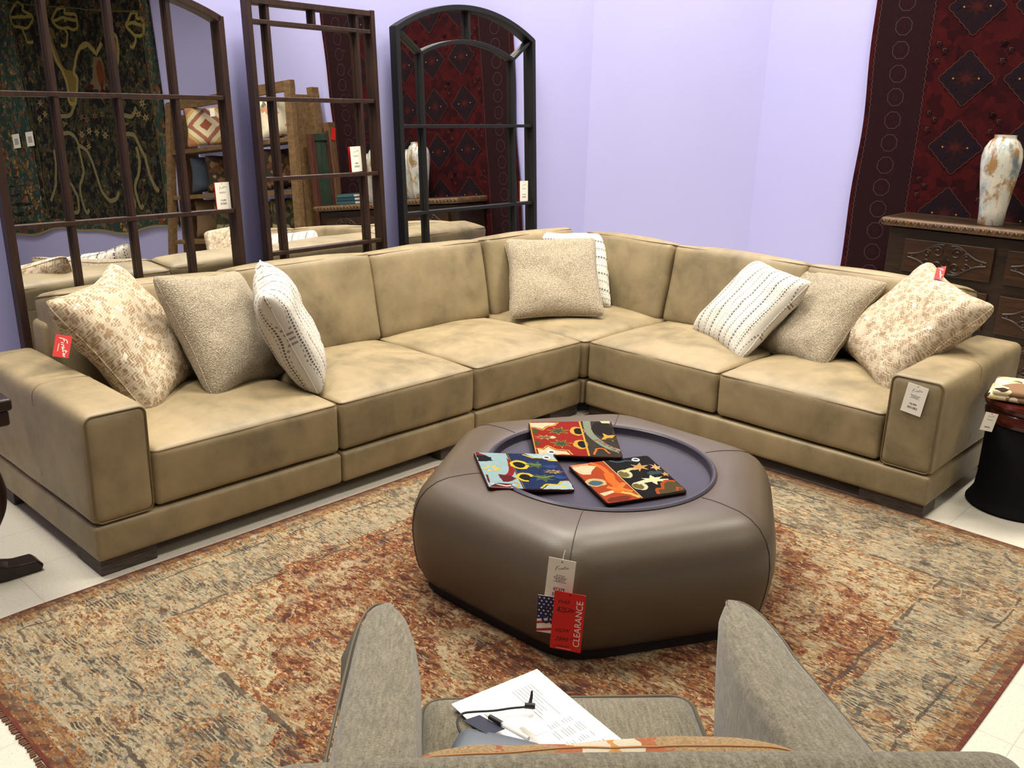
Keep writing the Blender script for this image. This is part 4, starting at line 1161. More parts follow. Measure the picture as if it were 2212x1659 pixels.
e = MB(); e.tube(edge, 0.0018, 6, closed=True); e.build('seam', plain('kilim_edge', (176, 128, 82), 0.9), kil, smooth=True)

# paper sheet
MSHEET = plain('white_paper', (246, 245, 242), 0.7, 0.3, var=0.01, scale=4)
MTEXT = plain('grey_print', (150, 146, 146), 0.8, var=0.1, scale=200)
A, B_, C_ = Vector((-0.047, 0.352, 0.4625)), Vector((-0.225, 0.241, 0.4615)), Vector((0.098, 0.128, 0.4615))
def psh(u, v, h=0.0):      # u along the long side from A, v along the short side
    p = A + (C_ - A) * u + (B_ - A) * v
    lift = 0.006 * (1 - u) ** 2 + 0.003 * math.sin(math.pi * u) * v
    return (p.x, p.y, p.z + lift + h)
b = MB(); b.flat = True; ids = {}
for i in range(13):
    for j in range(9): ids[i, j] = b.addv([psh(i / 12, j / 8)])
for i in range(12):
    for j in range(8): b.face((ids[i, j], ids[i, j + 1], ids[i + 1, j + 1], ids[i + 1, j]))
b.cur = 1
def tl(u0, u1, v, wd=0.006):
    N = max(1, int((u1 - u0) / 0.06))
    for k in range(N):
        p, q = u0 + (u1 - u0) * k / N, u0 + (u1 - u0) * (k + 1) / N
        b.poly([psh(p, v, 0.0005), psh(p, v + wd, 0.0005), psh(q, v + wd, 0.0005), psh(q, v, 0.0005)])
for i, u1 in enumerate((0.28, 0.52, 0.36, 0.44, 0.42, 0.46, 0.5)): tl(0.12, u1, 0.20 + 0.036 * i)
for i in range(11):
    v = 0.16 + 0.03 * i
    for k, (p, q) in enumerate(((0.56, 0.62), (0.64, 0.74), (0.77, 0.83))):
        if (i * 3 + k) % 5: tl(p + 0.01 * (i % 3), q, v)
for i in range(12): tl(0.885, 0.885 + 0.006 * (1 + (i * 7) % 4), 0.10 + 0.035 * i, 0.010)
o = b.build('paper_sheet', [MSHEET, MTEXT], M=CHM); tag(o, 'white printed paper sheet lying across the armchair seat', 'paper')
# grey case with lanyard, card, pen, plastic sleeve
MCASE = plain('slate_plastic', (84, 92, 100), 0.45, 0.5, var=0.04)
case = thing('grey_case', 'grey hard case with a black cord, on the armchair seat behind the paper', 'case', M=CHM)
b = MB()
b.rbox((0, 0, 0), (0.165, 0.085, 0.044), 0.020, crown=(0.006, 0.004, 0.003), uni=8, M=Matrix.Translation((-0.142, 0.084, 0.470)) @ Matrix.Rotation(R_(-20), 4, 'Z'))
b.build('shell', MCASE, case, smooth=True, angle=60)
b = MB()
b.rbox((0, 0, 0), (0.167, 0.087, 0.006), 0.0028, uni=4, M=Matrix.Translation((-0.142, 0.084, 0.468)) @ Matrix.Rotation(R_(-20), 4, 'Z'))
b.build('rim', plain('case_rim', (70, 74, 80), 0.5), case, smooth=True)
MCORD = plain('black_cord', (26, 24, 24), 0.5)
b = MB(); b.tube([(x, y, z) for (x, y), z in zip(smooth_line([(-0.208, 0.135), (-0.214, 0.162), (-0.205, 0.186), (-0.18, 0.196), (-0.145, 0.203), (-0.11, 0.211), (-0.074, 0.212)], 5), [0.482 + 0.004 * math.sin(i * 0.2) for i in range(40)])], 0.0024, 8)
b.tube([(-0.084, 0.212, 0.483), (-0.064, 0.209, 0.483)], 0.0058, 10)
b.tube([(-0.074, 0.214, 0.483), (-0.070, 0.226, 0.492), (-0.069, 0.230, 0.503)], [0.004, 0.003, 0.0022], 8)
b.build('cord', MCORD, case, smooth=True)
b = MB(); b.box((0, 0, 0), (0.062, 0.052, 0.001), Matrix.Translation((-0.165, 0.150, 0.488)) @ Matrix.Rotation(R_(-42), 4, 'Z') @ Matrix.Rotation(R_(-18), 4, 'X'))
o = b.build('dark_card', plain('navy_card', (40, 44, 56), 0.4), M=CHM); tag(o, 'small dark navy card leaning on the grey case', 'card')
pen = thing('pen', 'clear barrelled pen with a black grip lying by the grey case', 'pen', M=CHM)
pa, pb = Vector((-0.163, 0.192, 0.481)), Vector((-0.098, 0.122, 0.487)); dd = pb - pa
MCLEAR = G('clear_plastic'); n_ = MCLEAR.n('ShaderNodeBsdfPrincipled'); n_.inputs['Base Color'].default_value = (0.86, 0.86, 0.84, 1); n_.inputs['Roughness'].default_value = 0.15; n_.inputs['Transmission Weight'].default_value = 0.6
o_ = MCLEAR.n('ShaderNodeOutputMaterial'); MCLEAR.t.links.new(n_.outputs[0], o_.inputs[0]); MCLEAR = MCLEAR.m
b = MB(); b.tube([pa + dd * 0.5, pb + dd * 0.2], 0.0046, 12); b.build('barrel', MCLEAR, pen, smooth=True)
b = MB(); b.tube([pa + dd * 0.16, pa + dd * 0.5], 0.0052, 12); b.build('grip', MCORD, pen, smooth=True)
b = MB(); b.tube([pa, pa + dd * 0.16], [0.001, 0.0042], 12); b.build('tip', M_CHROME, pen, smooth=True)
MVINYL = G('vinyl_sleeve'); n_ = MVINYL.n('ShaderNodeBsdfPrincipled'); n_.inputs['Base Color'].default_value = (0.86, 0.84, 0.74, 1); n_.inputs['Roughness'].default_value = 0.25; n_.inputs['Alpha'].default_value = 0.6
o_ = MVINYL.n('ShaderNodeOutputMaterial'); MVINYL.t.links.new(n_.outputs[0], o_.inputs[0]); MVINYL = MVINYL.m
b = MB(); b.box((0, 0, 0), (0.026, 0.074, 0.0012), Matrix.Translation((-0.076, 0.148, 0.484)) @ Matrix.Rotation(R_(26), 4, 'Z') @ Matrix.Rotation(R_(-14), 4, 'X'))
o = b.build('plastic_sleeve', MVINYL, M=CHM); tag(o, 'small clear yellowish plastic sleeve beside the pen', 'sleeve')
# card hanging outside the chair's arm
b = MB(); q = [(-0.414, 0.405, 0.560), (-0.445, 0.325, 0.520), (-0.440, 0.225, 0.425), (-0.414, 0.250, 0.420)]; b.poly(q); b.poly([(x - 0.0012, y, z) for x, y, z in reversed(q)])
o = b.build('hanging_card', plain('grey_card', (120, 112, 100), 0.6), M=CHM); tag(o, 'card hanging on the outer side of the armchair arm', 'card')

# ------------------------------------------------------------------ wall rugs
MRED_BASE = G('deep_red_wool')
n_ = MRED_BASE.noise(7, 4, 0.7); f_ = MRED_BASE.noise(300, 2, 0.7); v_ = MRED_BASE.red(MRED_BASE.vor(16, MRED_BASE.warp(MRED_BASE.co(), 20, 0.05)))
c_ = MRED_BASE.ramp(MRED_BASE.add(MRED_BASE.mul(n_, 0.4), MRED_BASE.mul(v_, 0.6)), [(0.2, lin((34, 8, 12))), (0.45, lin((52, 11, 14))), (0.7, lin((66, 15, 14))), (0.9, lin((44, 10, 16)))])
c_ = MRED_BASE.mix(MRED_BASE.mul(f_, 0.5), c_, (0.012, 0.003, 0.004))
MRED_BASE = MRED_BASE.out(c_, 0.95, 0.08, bump=f_, bstr=0.4)
RY0, RY1, RZ0, RZ1 = -0.20, -2.04, 0.30, 3.25
def rfn(y, z, h=0.0):
    wv = 0.010 * math.sin(z * 2.1 + y * 1.3) + 0.006 * math.sin(y * 7 + z)
    sway = 0.010 * math.sin(z * 3.1) + 0.006 * math.sin(z * 7.3)
    ee = sway * max(0, 1 - abs(y - RY0) / 0.5) - sway * max(0, 1 - abs(y - RY1) / 0.5)
    return (XW - 0.022 - 0.012 * (1 + math.sin(z * 1.7 + 0.5)) * max(0, 1 - abs(y - RY0) / 0.25) + wv * 0.5 - h, y + ee, z)
def wall_rug(label, fn, y0, y1, z0, z1, base, draw, ny=40, nz=60, step=0.02, amp=0.0):
    m = Motif(fn, 0.003, 0.00012, step, amp); m.mat(base); ids = {}
    for i in range(ny + 1):
        for j in range(nz + 1):
            y, z = y0 + (y1 - y0) * i / ny, z0 + (z1 - z0) * j / nz
            ids[i, j, 0] = m.b.addv([fn(y, z, 0)]); ids[i, j, 1] = m.b.addv([fn(y, z, -0.008)])
    for i in range(ny):
        for j in range(nz):
            m.b.face((ids[i, j, 0], ids[i + 1, j, 0], ids[i + 1, j + 1, 0], ids[i, j + 1, 0])); m.b.face((ids[i, j, 1], ids[i, j + 1, 1], ids[i + 1, j + 1, 1], ids[i + 1, j, 1]))
    ed = [(i, 0) for i in range(ny)] + [(ny, j) for j in range(nz)] + [(i, nz) for i in range(ny, 0, -1)] + [(0, j) for j in range(nz, 0, -1)]
    for a, c in zip(ed, ed[1:] + ed[:1]): m.b.face((ids[a + (0,)], ids[c + (0,)], ids[c + (1,)], ids[a + (1,)]))
    draw(m)
    o = m.b.build('wall_rug', m.mats); return tag(o, label, 'rug')
def d_red(m):
    DKB, DKD, GRY = (42, 13, 19), (34, 15, 22), (100, 76, 74)
    for ya, yb in ((RY0 - 0.03, RY0 - 0.37), (RY1 + 0.37, RY1 + 0.03)):
        for k in range(30):
            z = RZ0 + 0.03 + (RZ1 - RZ0 - 0.06) * k / 30; z2 = RZ0 + 0.03 + (RZ1 - RZ0 - 0.06) * (k + 1) / 30
            
            for q in range(8):
                y_a, y_b = ya + (yb - ya) * q / 8, ya + (yb - ya) * (q + 1) / 8; m.lay = 0; m.fill([(y_a, z), (y_b, z), (y_b, z2), (y_a, z2)], DKB)
    m.lay = 3
    for yl in (RY0 - 0.035, RY0 - 0.375, RY1 + 0.035, RY1 + 0.375):
        m.line([(yl + (0.004 if k % 2 else -0.004), RZ0 + (RZ1 - RZ0) * k / 160) for k in range(161)], 0.0035, GRY); m.lay = 3
    for yc in (RY0 - 0.198, RY1 + 0.198):
        for k in range(20):
            z = 0.53 + 0.1435 * k
            if z > RZ1 - 0.08: break
            m.lay = 3; m.line([(yc + 0.054 * math.cos(R_(22.5 + 45 * i)) , z + 0.056 * math.sin(R_(22.5 + 45 * i))) for i in range(8)], 0.0032, GRY, closed=True)
            m.lay = 3; m.fill(blob(yc, z, 0.02, 0.03, 8), (48, 14, 18))
    for ci, yc in enumerate((-0.82, -1.20, -1.58)):
        for k in range(7):
            z = 0.56 + 0.412 * k
            if z > RZ1 - 0.15: continue
            P = []; Q = []
            for s0, s1 in (((0, 1), (1, 0)), ((1, 0), (0, -1)), ((0, -1), (-1, 0)), ((-1, 0), (0, 1))):
                for t in range(10):
                    t_ = t / 10; y, zz = s0[0] + (s1[0] - s0[0]) * t_, s0[1] + (s1[1] - s0[1]) * t_; jag = 1.0 if t % 2 else 0.955
                    P.append((yc + 0.172 * y * jag, z + 0.172 * zz * jag))
            m.lay = 3; m.fill(P, DKD); m.line(P, 0.0032, (104, 66, 56), closed=True)
            m.lay = 8; m.fill(leafy(yc, z, 0.085, 0.06, 8), (56, 18, 22)); m.fill(blob(yc, z, 0.03, 0.02, 8), (70, 26, 22))
            for dy in (-0.075, 0.075): m.fill(blob(yc + dy, z, 0.006, 0.006, 6), (190, 140, 80))
            for dy, dz in ((-0.06, 0.06), (0.06, 0.06), (-0.06, -0.06), (0.06, -0.06), (-0.11, 0.0), (0.11, 0.0)): m.fill(leafy(yc + dy, z + dz, 0.022, 0.022, 4), (26, 18, 40))
            m.lay = 8
            for dy, dz in ((0.19, 0.2), (-0.19, 0.2), (0.15, 0.16), (0.19, 0.1)):
                m.lay = 6; m.fill(leafy(yc + dy, z + dz, 0.03, 0.03, 5, dz * 9), (40, 13, 18) if dz > 0.15 else (54, 18, 18)); m.line([(yc + dy - 0.01, z + dz + 0.015), (yc + dy + 0.008, z + dz + 0.015), (yc + dy + 0.008, z + dz)], 0.003, (126, 88, 70))
wall_rug('dark red wall-hung rug with diamond medallions behind the carved dresser', rfn, RY0, RY1, RZ0, RZ1, MRED_BASE, d_red)
MFL = G('dark_floral_wool')
o_ = MFL.co(); k_ = MFL.red(MFL.vor(11, MFL.warp(o_, 8, 0.15))); k2_ = MFL.red(MFL.vor(30, MFL.warp(o_, 20, 0.06)))
c_ = MFL.ramp(MFL.add(MFL.mul(k_, 0.6), MFL.mul(k2_, 0.4)), [(0, lin((28, 26, 28))), (0.40, lin((40, 40, 34))), (0.54, lin((56, 60, 40))), (0.66, lin((80, 56, 36))), (0.74, lin((52, 60, 56))), (0.84, lin((112, 88, 52))), (0.89, lin((44, 36, 32)))], 'CONSTANT')
MFL = MFL.out(c_, 0.95, 0.08, bump=MFL.noise(120, 2, 0.7), bstr=0.3)
MFB = G('floral_border_wool')
o_ = MFB.co(); k_ = MFB.red(MFB.vor(9, MFB.warp(o_, 8, 0.2))); k2_ = MFB.red(MFB.vor(26, MFB.warp(o_, 20, 0.06)))
c_ = MFB.ramp(MFB.add(MFB.mul(k_, 0.6), MFB.mul(k2_, 0.4)), [(0, lin((46, 62, 58))), (0.4, lin((58, 70, 54))), (0.55, lin((84, 96, 84))), (0.66, lin((124, 74, 42))), (0.76, lin((66, 46, 36))), (0.86, lin((150, 128, 72))), (0.94, lin((118, 44, 36)))], 'CONSTANT')
MFB = MFB.out(c_, 0.95, 0.08)
FY0, FY1, FZ0, FZ1 = -5.36, -10.1, 0.74, 4.2
def ffn(y, z, h=0.0):
    zz = z + (0.04 * math.sin(y * 2.2 + 0.8) + 0.02 * math.sin(y * 5)) * max(0, 1 - (z - FZ0) / 0.4)
    return (XW - 0.03 - 0.012 * math.sin(y * 1.9 + z) - h, y, zz)
FLW = {'fan1': [(-8.71, 3.82), (-8.52, 3.88), (-8.34, 3.82), (-8.38, 3.76), (-8.15, 3.67), (-8.16, 3.6), (-8.33, 3.53), (-8.56, 3.57), (-8.75, 3.63), (-8.79, 3.73), (-8.71, 3.82)], 'fan1i': [(-8.79, 3.73), (-8.51, 3.7), (-8.16, 3.65)], 'fan1s': [(-8.5, 3.55), (-8.44, 3.45), (-8.41, 3.36), (-8.24, 3.33)], 'fan2': [(-7.56, 3.58), (-7.41, 3.64), (-7.25, 3.62), (-7.27, 3.56), (-7.03, 3.51), (-7.0, 3.43), (-7.05, 3.33), (-7.29, 3.38), (-7.5, 3.42), (-7.62, 3.53), (-7.56, 3.58)], 'fan2i': [(-7.6, 3.51), (-7.32, 3.51), (-7.02, 3.43)], 'fan2s': [(-7.33, 3.37), (-7.28, 3.3), (-7.36, 3.18), (-7.5, 3.19)], 'fan3': [(-5.85, 3.26), (-5.74, 3.34), (-5.63, 3.32), (-5.66, 3.27), (-5.52, 3.23), (-5.56, 3.08), (-5.73, 3.08), (-5.85, 3.16), (-5.91, 3.23), (-5.85, 3.26)], 'fan3i': [(-5.9, 3.23), (-5.71, 3.22), (-5.54, 3.15)], 'fan3s': [(-5.73, 3.08), (-5.75, 3.02), (-5.82, 2.95), (-5.89, 2.97)], 'dia1': [(-7.96, 2.34), (-7.58, 2.3), (-7.39, 2.42)], 'dia2': [(-6.36, 2.21), (-6.07, 2.16), (-5.93, 2.25)], 'lyre1': [(-7.97, 2.03), (-7.91, 2.08), (-7.59, 2.06), (-7.45, 1.9), (-7.26, 1.81), (-7.17, 1.63), (-7.09, 1.4), (-7.03, 1.25), (-6.88, 1.15), (-6.7, 1.17), (-6.61, 1.25)], 'lyre1b': [(-7.49, 1.89), (-7.45, 1.66), (-7.46, 1.53), (-7.63, 1.35), (-7.62, 1.14), (-7.56, 1.0), (-7.47, 1.04)], 'lyre2': [(-7.99, 1.9), (-7.99, 1.73), (-7.97, 1.5), (-7.85, 1.38), (-7.75, 1.22), (-7.77, 1.05), (-7.9, 1.0), (-7.97, 1.04)], 'lyre3': [(-8.18, 1.88), (-8.22, 1.65), (-8.33, 1.38), (-8.52, 1.19)], 'lyre4': [(-6.37, 1.95), (-6.09, 1.94), (-5.98, 1.8), (-5.89, 1.64), (-5.85, 1.45), (-5.77, 1.29), (-5.69, 1.22)], 'lyre5': [(-6.06, 1.79), (-6.02, 1.59), (-6.1, 1.42), (-6.2, 1.31), (-6.19, 1.15), (-6.13, 1.02), (-6.07, 1.07)], 'lyre6': [(-6.42, 1.41), (-6.34, 1.28), (-6.27, 1.11), (-6.31, 1.03), (-6.39, 1.04)]}
HORN = [(-7.76, 3.4), (-7.76, 3.27), (-7.72, 3.12), (-7.68, 3.03), (-7.55, 2.84), (-7.52, 2.71), (-7.5, 2.6), (-7.52, 2.49), (-7.46, 2.44), (-7.36, 2.45), (-7.27, 2.61), (-7.21, 2.74), (-7.28, 2.82), (-7.17, 2.98), (-7.06, 3.08), (-6.94, 3.13), (-6.8, 3.11), (-6.7, 2.98)]
def d_flo(m):
    YLW, YLD, OCH = (176, 158, 92), (120, 110, 62), (140, 118, 62)
    for ya, yb in ((FY0 - 0.02, FY0 - 0.20), (-9.95, -8.78)):
        for k in range(24):
            z, z2 = (FZ0 + 0.16 + (FZ1 - FZ0 - 0.2) * q / 24 for q in (k, k + 1)); m.lay = 0; m.fill([(ya, z), (yb, z), (yb, z2), (ya, z2)], MFB)
    for k in range(40):
        y, y2 = (FY0 + (FY1 - FY0) * q / 40 for q in (k, k + 1)); m.lay = 0; m.fill([(y, FZ0 + 0.03), (y2, FZ0 + 0.03), (y2, FZ0 + 0.17), (y, FZ0 + 0.17)], MFB); m.fill([(y, FZ0), (y2, FZ0), (y2, FZ0 + 0.03), (y, FZ0 + 0.03)], (176, 160, 118))
    m.lay = 4
    m.fill([HORN[0]] + [(-7.66, 3.2), (-7.6, 3.0), (-7.44, 2.86), (-7.33, 2.85), (-7.22, 2.78)] + [(-7.26, 2.6), (-7.36, 2.46), (-7.46, 2.45)] + [(-7.5, 2.6), (-7.55, 2.84), (-7.68, 3.05), (-7.75, 3.27)], OCH)
    m.line(smooth_line(HORN, 5), 0.055, YLW)
    m.fill([(-7.78, 3.42), (-7.70, 3.46), (-7.62, 3.40), (-7.60, 3.28), (-7.70, 3.30)], YLD)
    m.line([(-7.0, 3.1), (-6.82, 3.12), (-6.67, 2.97), (-6.51, 3.09)], 0.06, YLW)
    m.fill([(-6.75, 2.95), (-6.57, 2.93), (-6.53, 2.82), (-6.53, 2.67), (-6.57, 2.54), (-6.64, 2.34), (-6.72, 2.46), (-6.73, 2.55), (-7.01, 2.58), (-6.84, 2.7)], (134, 112, 80))
    m.fill(blob(-6.63, 2.74, 0.09, 0.17, 14, 2, 0.2), (122, 64, 32)); m.fill(leafy(-6.64, 2.50, 0.10, 0.16, 4), (84, 26, 28)); m.fill(blob(-6.92, 2.60, 0.09, 0.04, 10), (84, 26, 28))
    m.line(smooth_line([(-6.32, 3.13), (-6.21, 3.15), (-6.16, 3.11), (-6.16, 2.94), (-6.21, 2.82), (-6.33, 2.68), (-6.38, 2.48)], 5), 0.05, YLW)
    m.fill([(-6.3, 3.1), (-6.2, 3.12), (-6.18, 2.95), (-6.22, 2.84), (-6.34, 2.72)], OCH)
    for k, P in FLW.items():
        m.line(smooth_line(P, 5), 0.040 if 'fan' in k else 0.055, (176, 158, 80) if 'fan' in k else (150, 138, 98))
    for y, z in ((-8.45, 3.70), (-7.28, 3.48), (-5.70, 3.22)): m.fill(leafy(y, z, 0.06, 0.05, 5), YLW)
    for y, z in ((-7.5, 2.32), (-6.0, 2.20)): m.fill(leafy(y - 0.25, z - 0.12, 0.12, 0.06, 3), YLD)
    for i, (y, z) in enumerate([(-8.35, 2.53), (-8.26, 2.38), (-8.44, 2.33), (-7.33, 2.03), (-7.12, 2.06), (-6.93, 2.03), (-6.73, 1.98), (-7.2, 1.87), (-5.79, 2.29), (-5.91, 2.17), (-5.76, 2.12), (-7.26, 2.25), (-7.13, 2.21), (-6.92, 2.24), (-6.73, 2.24), (-5.46, 3.21), (-5.99, 3.18), (-6.08, 3.25)]):
        m.lay = 30; m.fill(leafy(y, z, 0.085, 0.06, 6, i), (172, 150, 104) if i < 11 else (128, 102, 66)); m.fill(blob(y, z, 0.018, 0.014, 6), (84, 62, 36))
    for P in ([(-9.03, 3.98), (-8.1, 3.79), (-7.77, 3.73), (-6.45, 3.47), (-5.56, 3.32)], [(-5.57, 3.31), (-5.57, 2.82), (-5.57, 2.42), (-5.57, 2.0), (-5.57, 1.0)], [(-8.76, 3.86), (-8.74, 3.26), (-8.7, 2.76), (-8.66, 2.25), (-8.65, 1.77), (-8.66, 1.28), (-8.64, 0.98)]):
        m.line(P, 0.016, (120, 110, 66))
    for k in range(22):
        z = 1.05 + 0.14 * k; m.lay = 30
        m.fill(leafy(FY0 - 0.11 + 0.03 * (k % 2), z, 0.055, 0.045, 5, k), ((140, 120, 78), (116, 84, 58), (96, 104, 88))[k % 3])
        m.fill(leafy(-9.1 + 0.12 * (k % 3), z, 0.09, 0.06, 5, k), ((124, 90, 64), (128, 108, 64), (84, 100, 92))[k % 3])
wall_rug('dark floral wall-hung rug with ochre scrollwork, seen in the arched mahogany mirror', ffn, FY0, FY1, FZ0, FZ1, MFL, d_flo, 60, 40, 0.05, 0.016)
for y, side in ((-9.2, 'one nearer the rug edge'), (-8.78, 'one nearer the rug centre')):
    b = MB(); b.flat = True; b.box((0, 0, 0), (0.002, 0.22, 0.20)); b.cur = 1
    for k in range(4): b.poly([(-0.0016, -0.06, 0.02 - 0.022 * k), (-0.0016, 0.06, 0.02 - 0.022 * k), (-0.0016, 0.06, 0.03 - 0.022 * k), (-0.0016, -0.06, 0.03 - 0.022 * k)])
    o = b.build('price_tag', [MPAPER, MINK], M=Matrix.Translation((XW - 0.05, y, 2.08))); tag(o, 'white card pinned to the dark floral wall rug, ' + side, 'tag')

# ------------------------------------------------------------------ carved dresser and what stands on it
MDRES = m_wood('carved_oak', (22, 14, 8), (50, 33, 18), 0.42, (1.2, 0.5, 6), 9)
MDRES2 = m_wood('carved_oak_edge', (58, 40, 23), (104, 76, 46), 0.45, (2, 1, 2), 22)
MDRES3 = m_wood('drawer_oak', (30, 17, 8), (64, 39, 18), 0.4, (1.2, 0.6, 8), 8)
DX0, DX1, DYL, DYR, DH = 2.19, 2.565, -0.635, -1.955, 0.962
dres = thing('carved_dresser', 'carved dark oak dresser in front of the red wall rug', 'dresser', (2.37, -1.30, 0))
DM = Matrix.Translation((-2.37, 1.30, 0))
b = MB(); b.box(((DX0 + DX1) / 2 + 0.01, (DYL + DYR) / 2, 0.485), (DX1 - DX0 - 0.02, DYL - DYR - 0.004, 0.83), DM); b.build('carcass', MDRES, dres, bevel=0.004)
b = MB(); b.rbox(((DX0 + DX1) / 2 - 0.012, (DYL + DYR) / 2, DH - 0.026), (DX1 - DX0 + 0.05, DYL - DYR + 0.095, 0.052), 0.022, uni=10, M=DM)
top = b.build('top', MDRES2, dres, smooth=True, angle=60)
b = MB(); b.box(((DX0 + DX1) / 2 + 0.0, (DYL + DYR) / 2, DH - 0.002), (DX1 - DX0 + 0.0, DYL - DYR + 0.04, 0.005), DM); b.build('top_panel', MDRES, dres)
b = MB()      # carved leaf moulding along the front and end edge
Y = DYL + 0.03
while Y > DYR - 0.04:
    for dy, s in ((0.0, 1), (0.021, 1)):
        pass
    b.tube([DM @ Vector((DX0 - 0.036, Y + 0.020, DH - 0.040)), DM @ Vector((DX0 - 0.040, Y + 0.010, DH - 0.024)), DM @ Vector((DX0 - 0.036, Y, DH - 0.012))], [0.003, 0.0055, 0.003], 6)
    b.tube([DM @ Vector((DX0 - 0.036, Y - 0.020, DH - 0.040)), DM @ Vector((DX0 - 0.040, Y - 0.010, DH - 0.024)), DM @ Vector((DX0 - 0.036, Y, DH - 0.012))], [0.003, 0.0055, 0.003], 6)
    b.tube([DM @ Vector((DX0 - 0.038, Y, DH - 0.040)), DM @ Vector((DX0 - 0.041, Y, DH - 0.030))], [0.005, 0.002], 6)
    Y -= 0.045
b.build('carved_moulding', MDRES2, dres, smooth=True)
def spiral(cx, cy, r0, turns, a0, s=1, n=26):
    return [(cx + r0 * (1 - 0.85 * i / n) * math.cos(a0 + s * turns * 2 * math.pi * i / n), cy + r0 * (1 - 0.85 * i / n) * math.sin(a0 + s * turns * 2 * math.pi * i / n)) for i in range(n + 1)]
MBRONZE = plain('dark_bronze', (44, 40, 38), 0.35, 0.6, metal=0.6)
for row, (z0, z1) in enumerate(((0.635, 0.845), (0.34, 0.575), (0.09, 0.30))):
    for ya, yb in ((-0.743, -1.275), (-1.338, -1.87)):
        yc, zc, hw_, hh = (ya + yb) / 2, (z0 + z1) / 2, abs(ya - yb) / 2, (z1 - z0) / 2
        b = MB(); b.box((DX0 + 0.010, yc, zc), (0.020, 2 * hw_ - 0.010, 2 * hh - 0.010), DM)
        dr = b.build('drawer', MDRES3, dres, bevel=0.003)
        b = MB(); fn = lambda y, z: DM @ Vector((DX0 - 0.002, yc + y, zc + z))
        for s in (-1, 1):
            for up in (-1, 1):
                b.tube([fn(s * y, up * z) for y, z in smooth_line([(0.23, 0.01), (0.17, 0.022), (0.12, 0.05), (0.07, 0.085), (0.02, 0.09)], 4)], [0.003] * 3 + [0.006] * 30, 6) if False else b.tube([fn(s * y, up * z) for y, z in smooth_line([(0.23, 0.01), (0.17, 0.022), (0.12, 0.05), (0.07, 0.083), (0.02, 0.086)], 4)], 0.0055, 6)
                b.tube([fn(s * y, up * z) for y, z in spiral(0.055, 0.042, 0.036, 1.4, 0.6)], 0.005, 6)
                b.tube([fn(s * y, up * z) for y, z in spiral(0.115, 0.026, 0.024, 1.3, 2.6, -1)], 0.0045, 6)
                for k in range(4): b.tube([fn(s * (0.135 - 0.025 * k), up * (0.020 + 0.013 * k)), fn(s * (0.150 - 0.03 * k), up * (0.034 + 0.016 * k))], [0.002, 0.0055], 6)
            b.tube([fn(s * y, z) for y, z in spiral(0.205, 0.004, 0.014, 1.2, 0)], 0.0045, 6)
        b.build('carving', MDRES3, dr, smooth=True)
        b = MB(); b.tube([fn(0, 0.012) + Vector((-0.004, 0, 0)), fn(0, 0.012) + Vector((-0.022, 0, 0))], [0.010, 0.014], 12)
        b.tube([fn(y, z) + Vector((-0.018, 0, 0)) for y, z in [(0.026 * math.cos(t), -0.016 + 0.026 * math.sin(t)) for t in [2 * math.pi * i / 16 for i in range(16)]]], 0.004, 6, closed=True)
        b.build('pull', MBRONZE, dr, smooth=True)
def m_vase(name, seed):
    g = G(name)
    o = g.vadd(g.co(), (seed, seed * 2, 0))
    v = g.warp(g.mapv(scale=(1, 1, 0.6), v=o), 5, 0.12)
    n = g.noise(9, 5, 0.65, v); n2 = g.noise(14, 4, 0.6, g.vadd(v, (3, 1, 2)))
    c = g.ramp(n, [(0.24, lin((84, 100, 106))), (0.36, lin((138, 154, 150))), (0.46, lin((190, 188, 174))), (0.62, lin((204, 198, 180))), (0.76, lin((176, 160, 130)))])
    c = g.mix(g.step(n2, 0.52, 0.62), c, lin((146, 112, 66)))
    c = g.mix(g.mul(g.step(g.noise(20, 4, 0.7, v), 0.56, 0.64), 0.7), c, lin((122, 88, 68)))
    c = g.mix(g.step(g.noise(6, 3, 0.6, g.vadd(v, (9, 4, 1))), 0.60, 0.7), c, lin((98, 114, 118)))
    return g.out(c, 0.28, 0.5, coat=0.3, bump=n2, bstr=0.1)
def vase(label, x, y, h, k, seed):
    b = MB(); pr = [(0.0, 0.0), (0.066, 0.0), (0.070, 0.006), (0.074, 0.08), (0.084, 0.17), (0.098, 0.27), (0.108, 0.35), (0.109, 0.40), (0.100, 0.445), (0.078, 0.485), (0.062, 0.498), (0.058, 0.505), (0.060, 0.520), (0.052, 0.520), (0.050, 0.50), (0.0, 0.49)]
    b.lathe([(r * k, z * h / 0.52) for r, z in pr], 48, caps=False)
    o = b.build('tall_vase', m_vase('glazed_%d' % seed, seed), smooth=True, angle=50, M=Matrix.Translation((x, y, DH + 0.0008)))
    return tag(o, label, 'vase')
vase('taller cream and teal glazed vase on the dresser', 2.300, -1.188, 0.515, 1.0, 3)
vase('shorter gold-shouldered glazed vase at the far side of the taller vase', 2.44, -1.43, 0.462, 0.93, 8)
for k, (wd, c) in enumerate(((0.24, (52, 88, 90)), (0.235, (40, 70, 78)), (0.22, (62, 100, 98)))):
    z = DH + 0.001 + 0.034 * k + 0.016
    root = thing('book', ('bottom', 'middle', 'top')[k] + ' teal book of the stack on the dresser, behind the vases', 'book', (2.42, -1.70, z), group='teal books on the dresser')
    b = MB(); b.box((0, 0, 0.0), (0.185, wd, 0.026)); b.build('pages', MPAPER, root)
    b = MB(); mt = plain('book_cloth_%d' % k, c, 0.5)
    b.box((0, 0, 0.0145), (0.195, wd + 0.01, 0.003)); b.box((0, 0, -0.0145), (0.195, wd + 0.01, 0.003)); b.box((-0.096, 0, 0), (0.003, wd + 0.01, 0.03)); b.build('cover', mt, root)

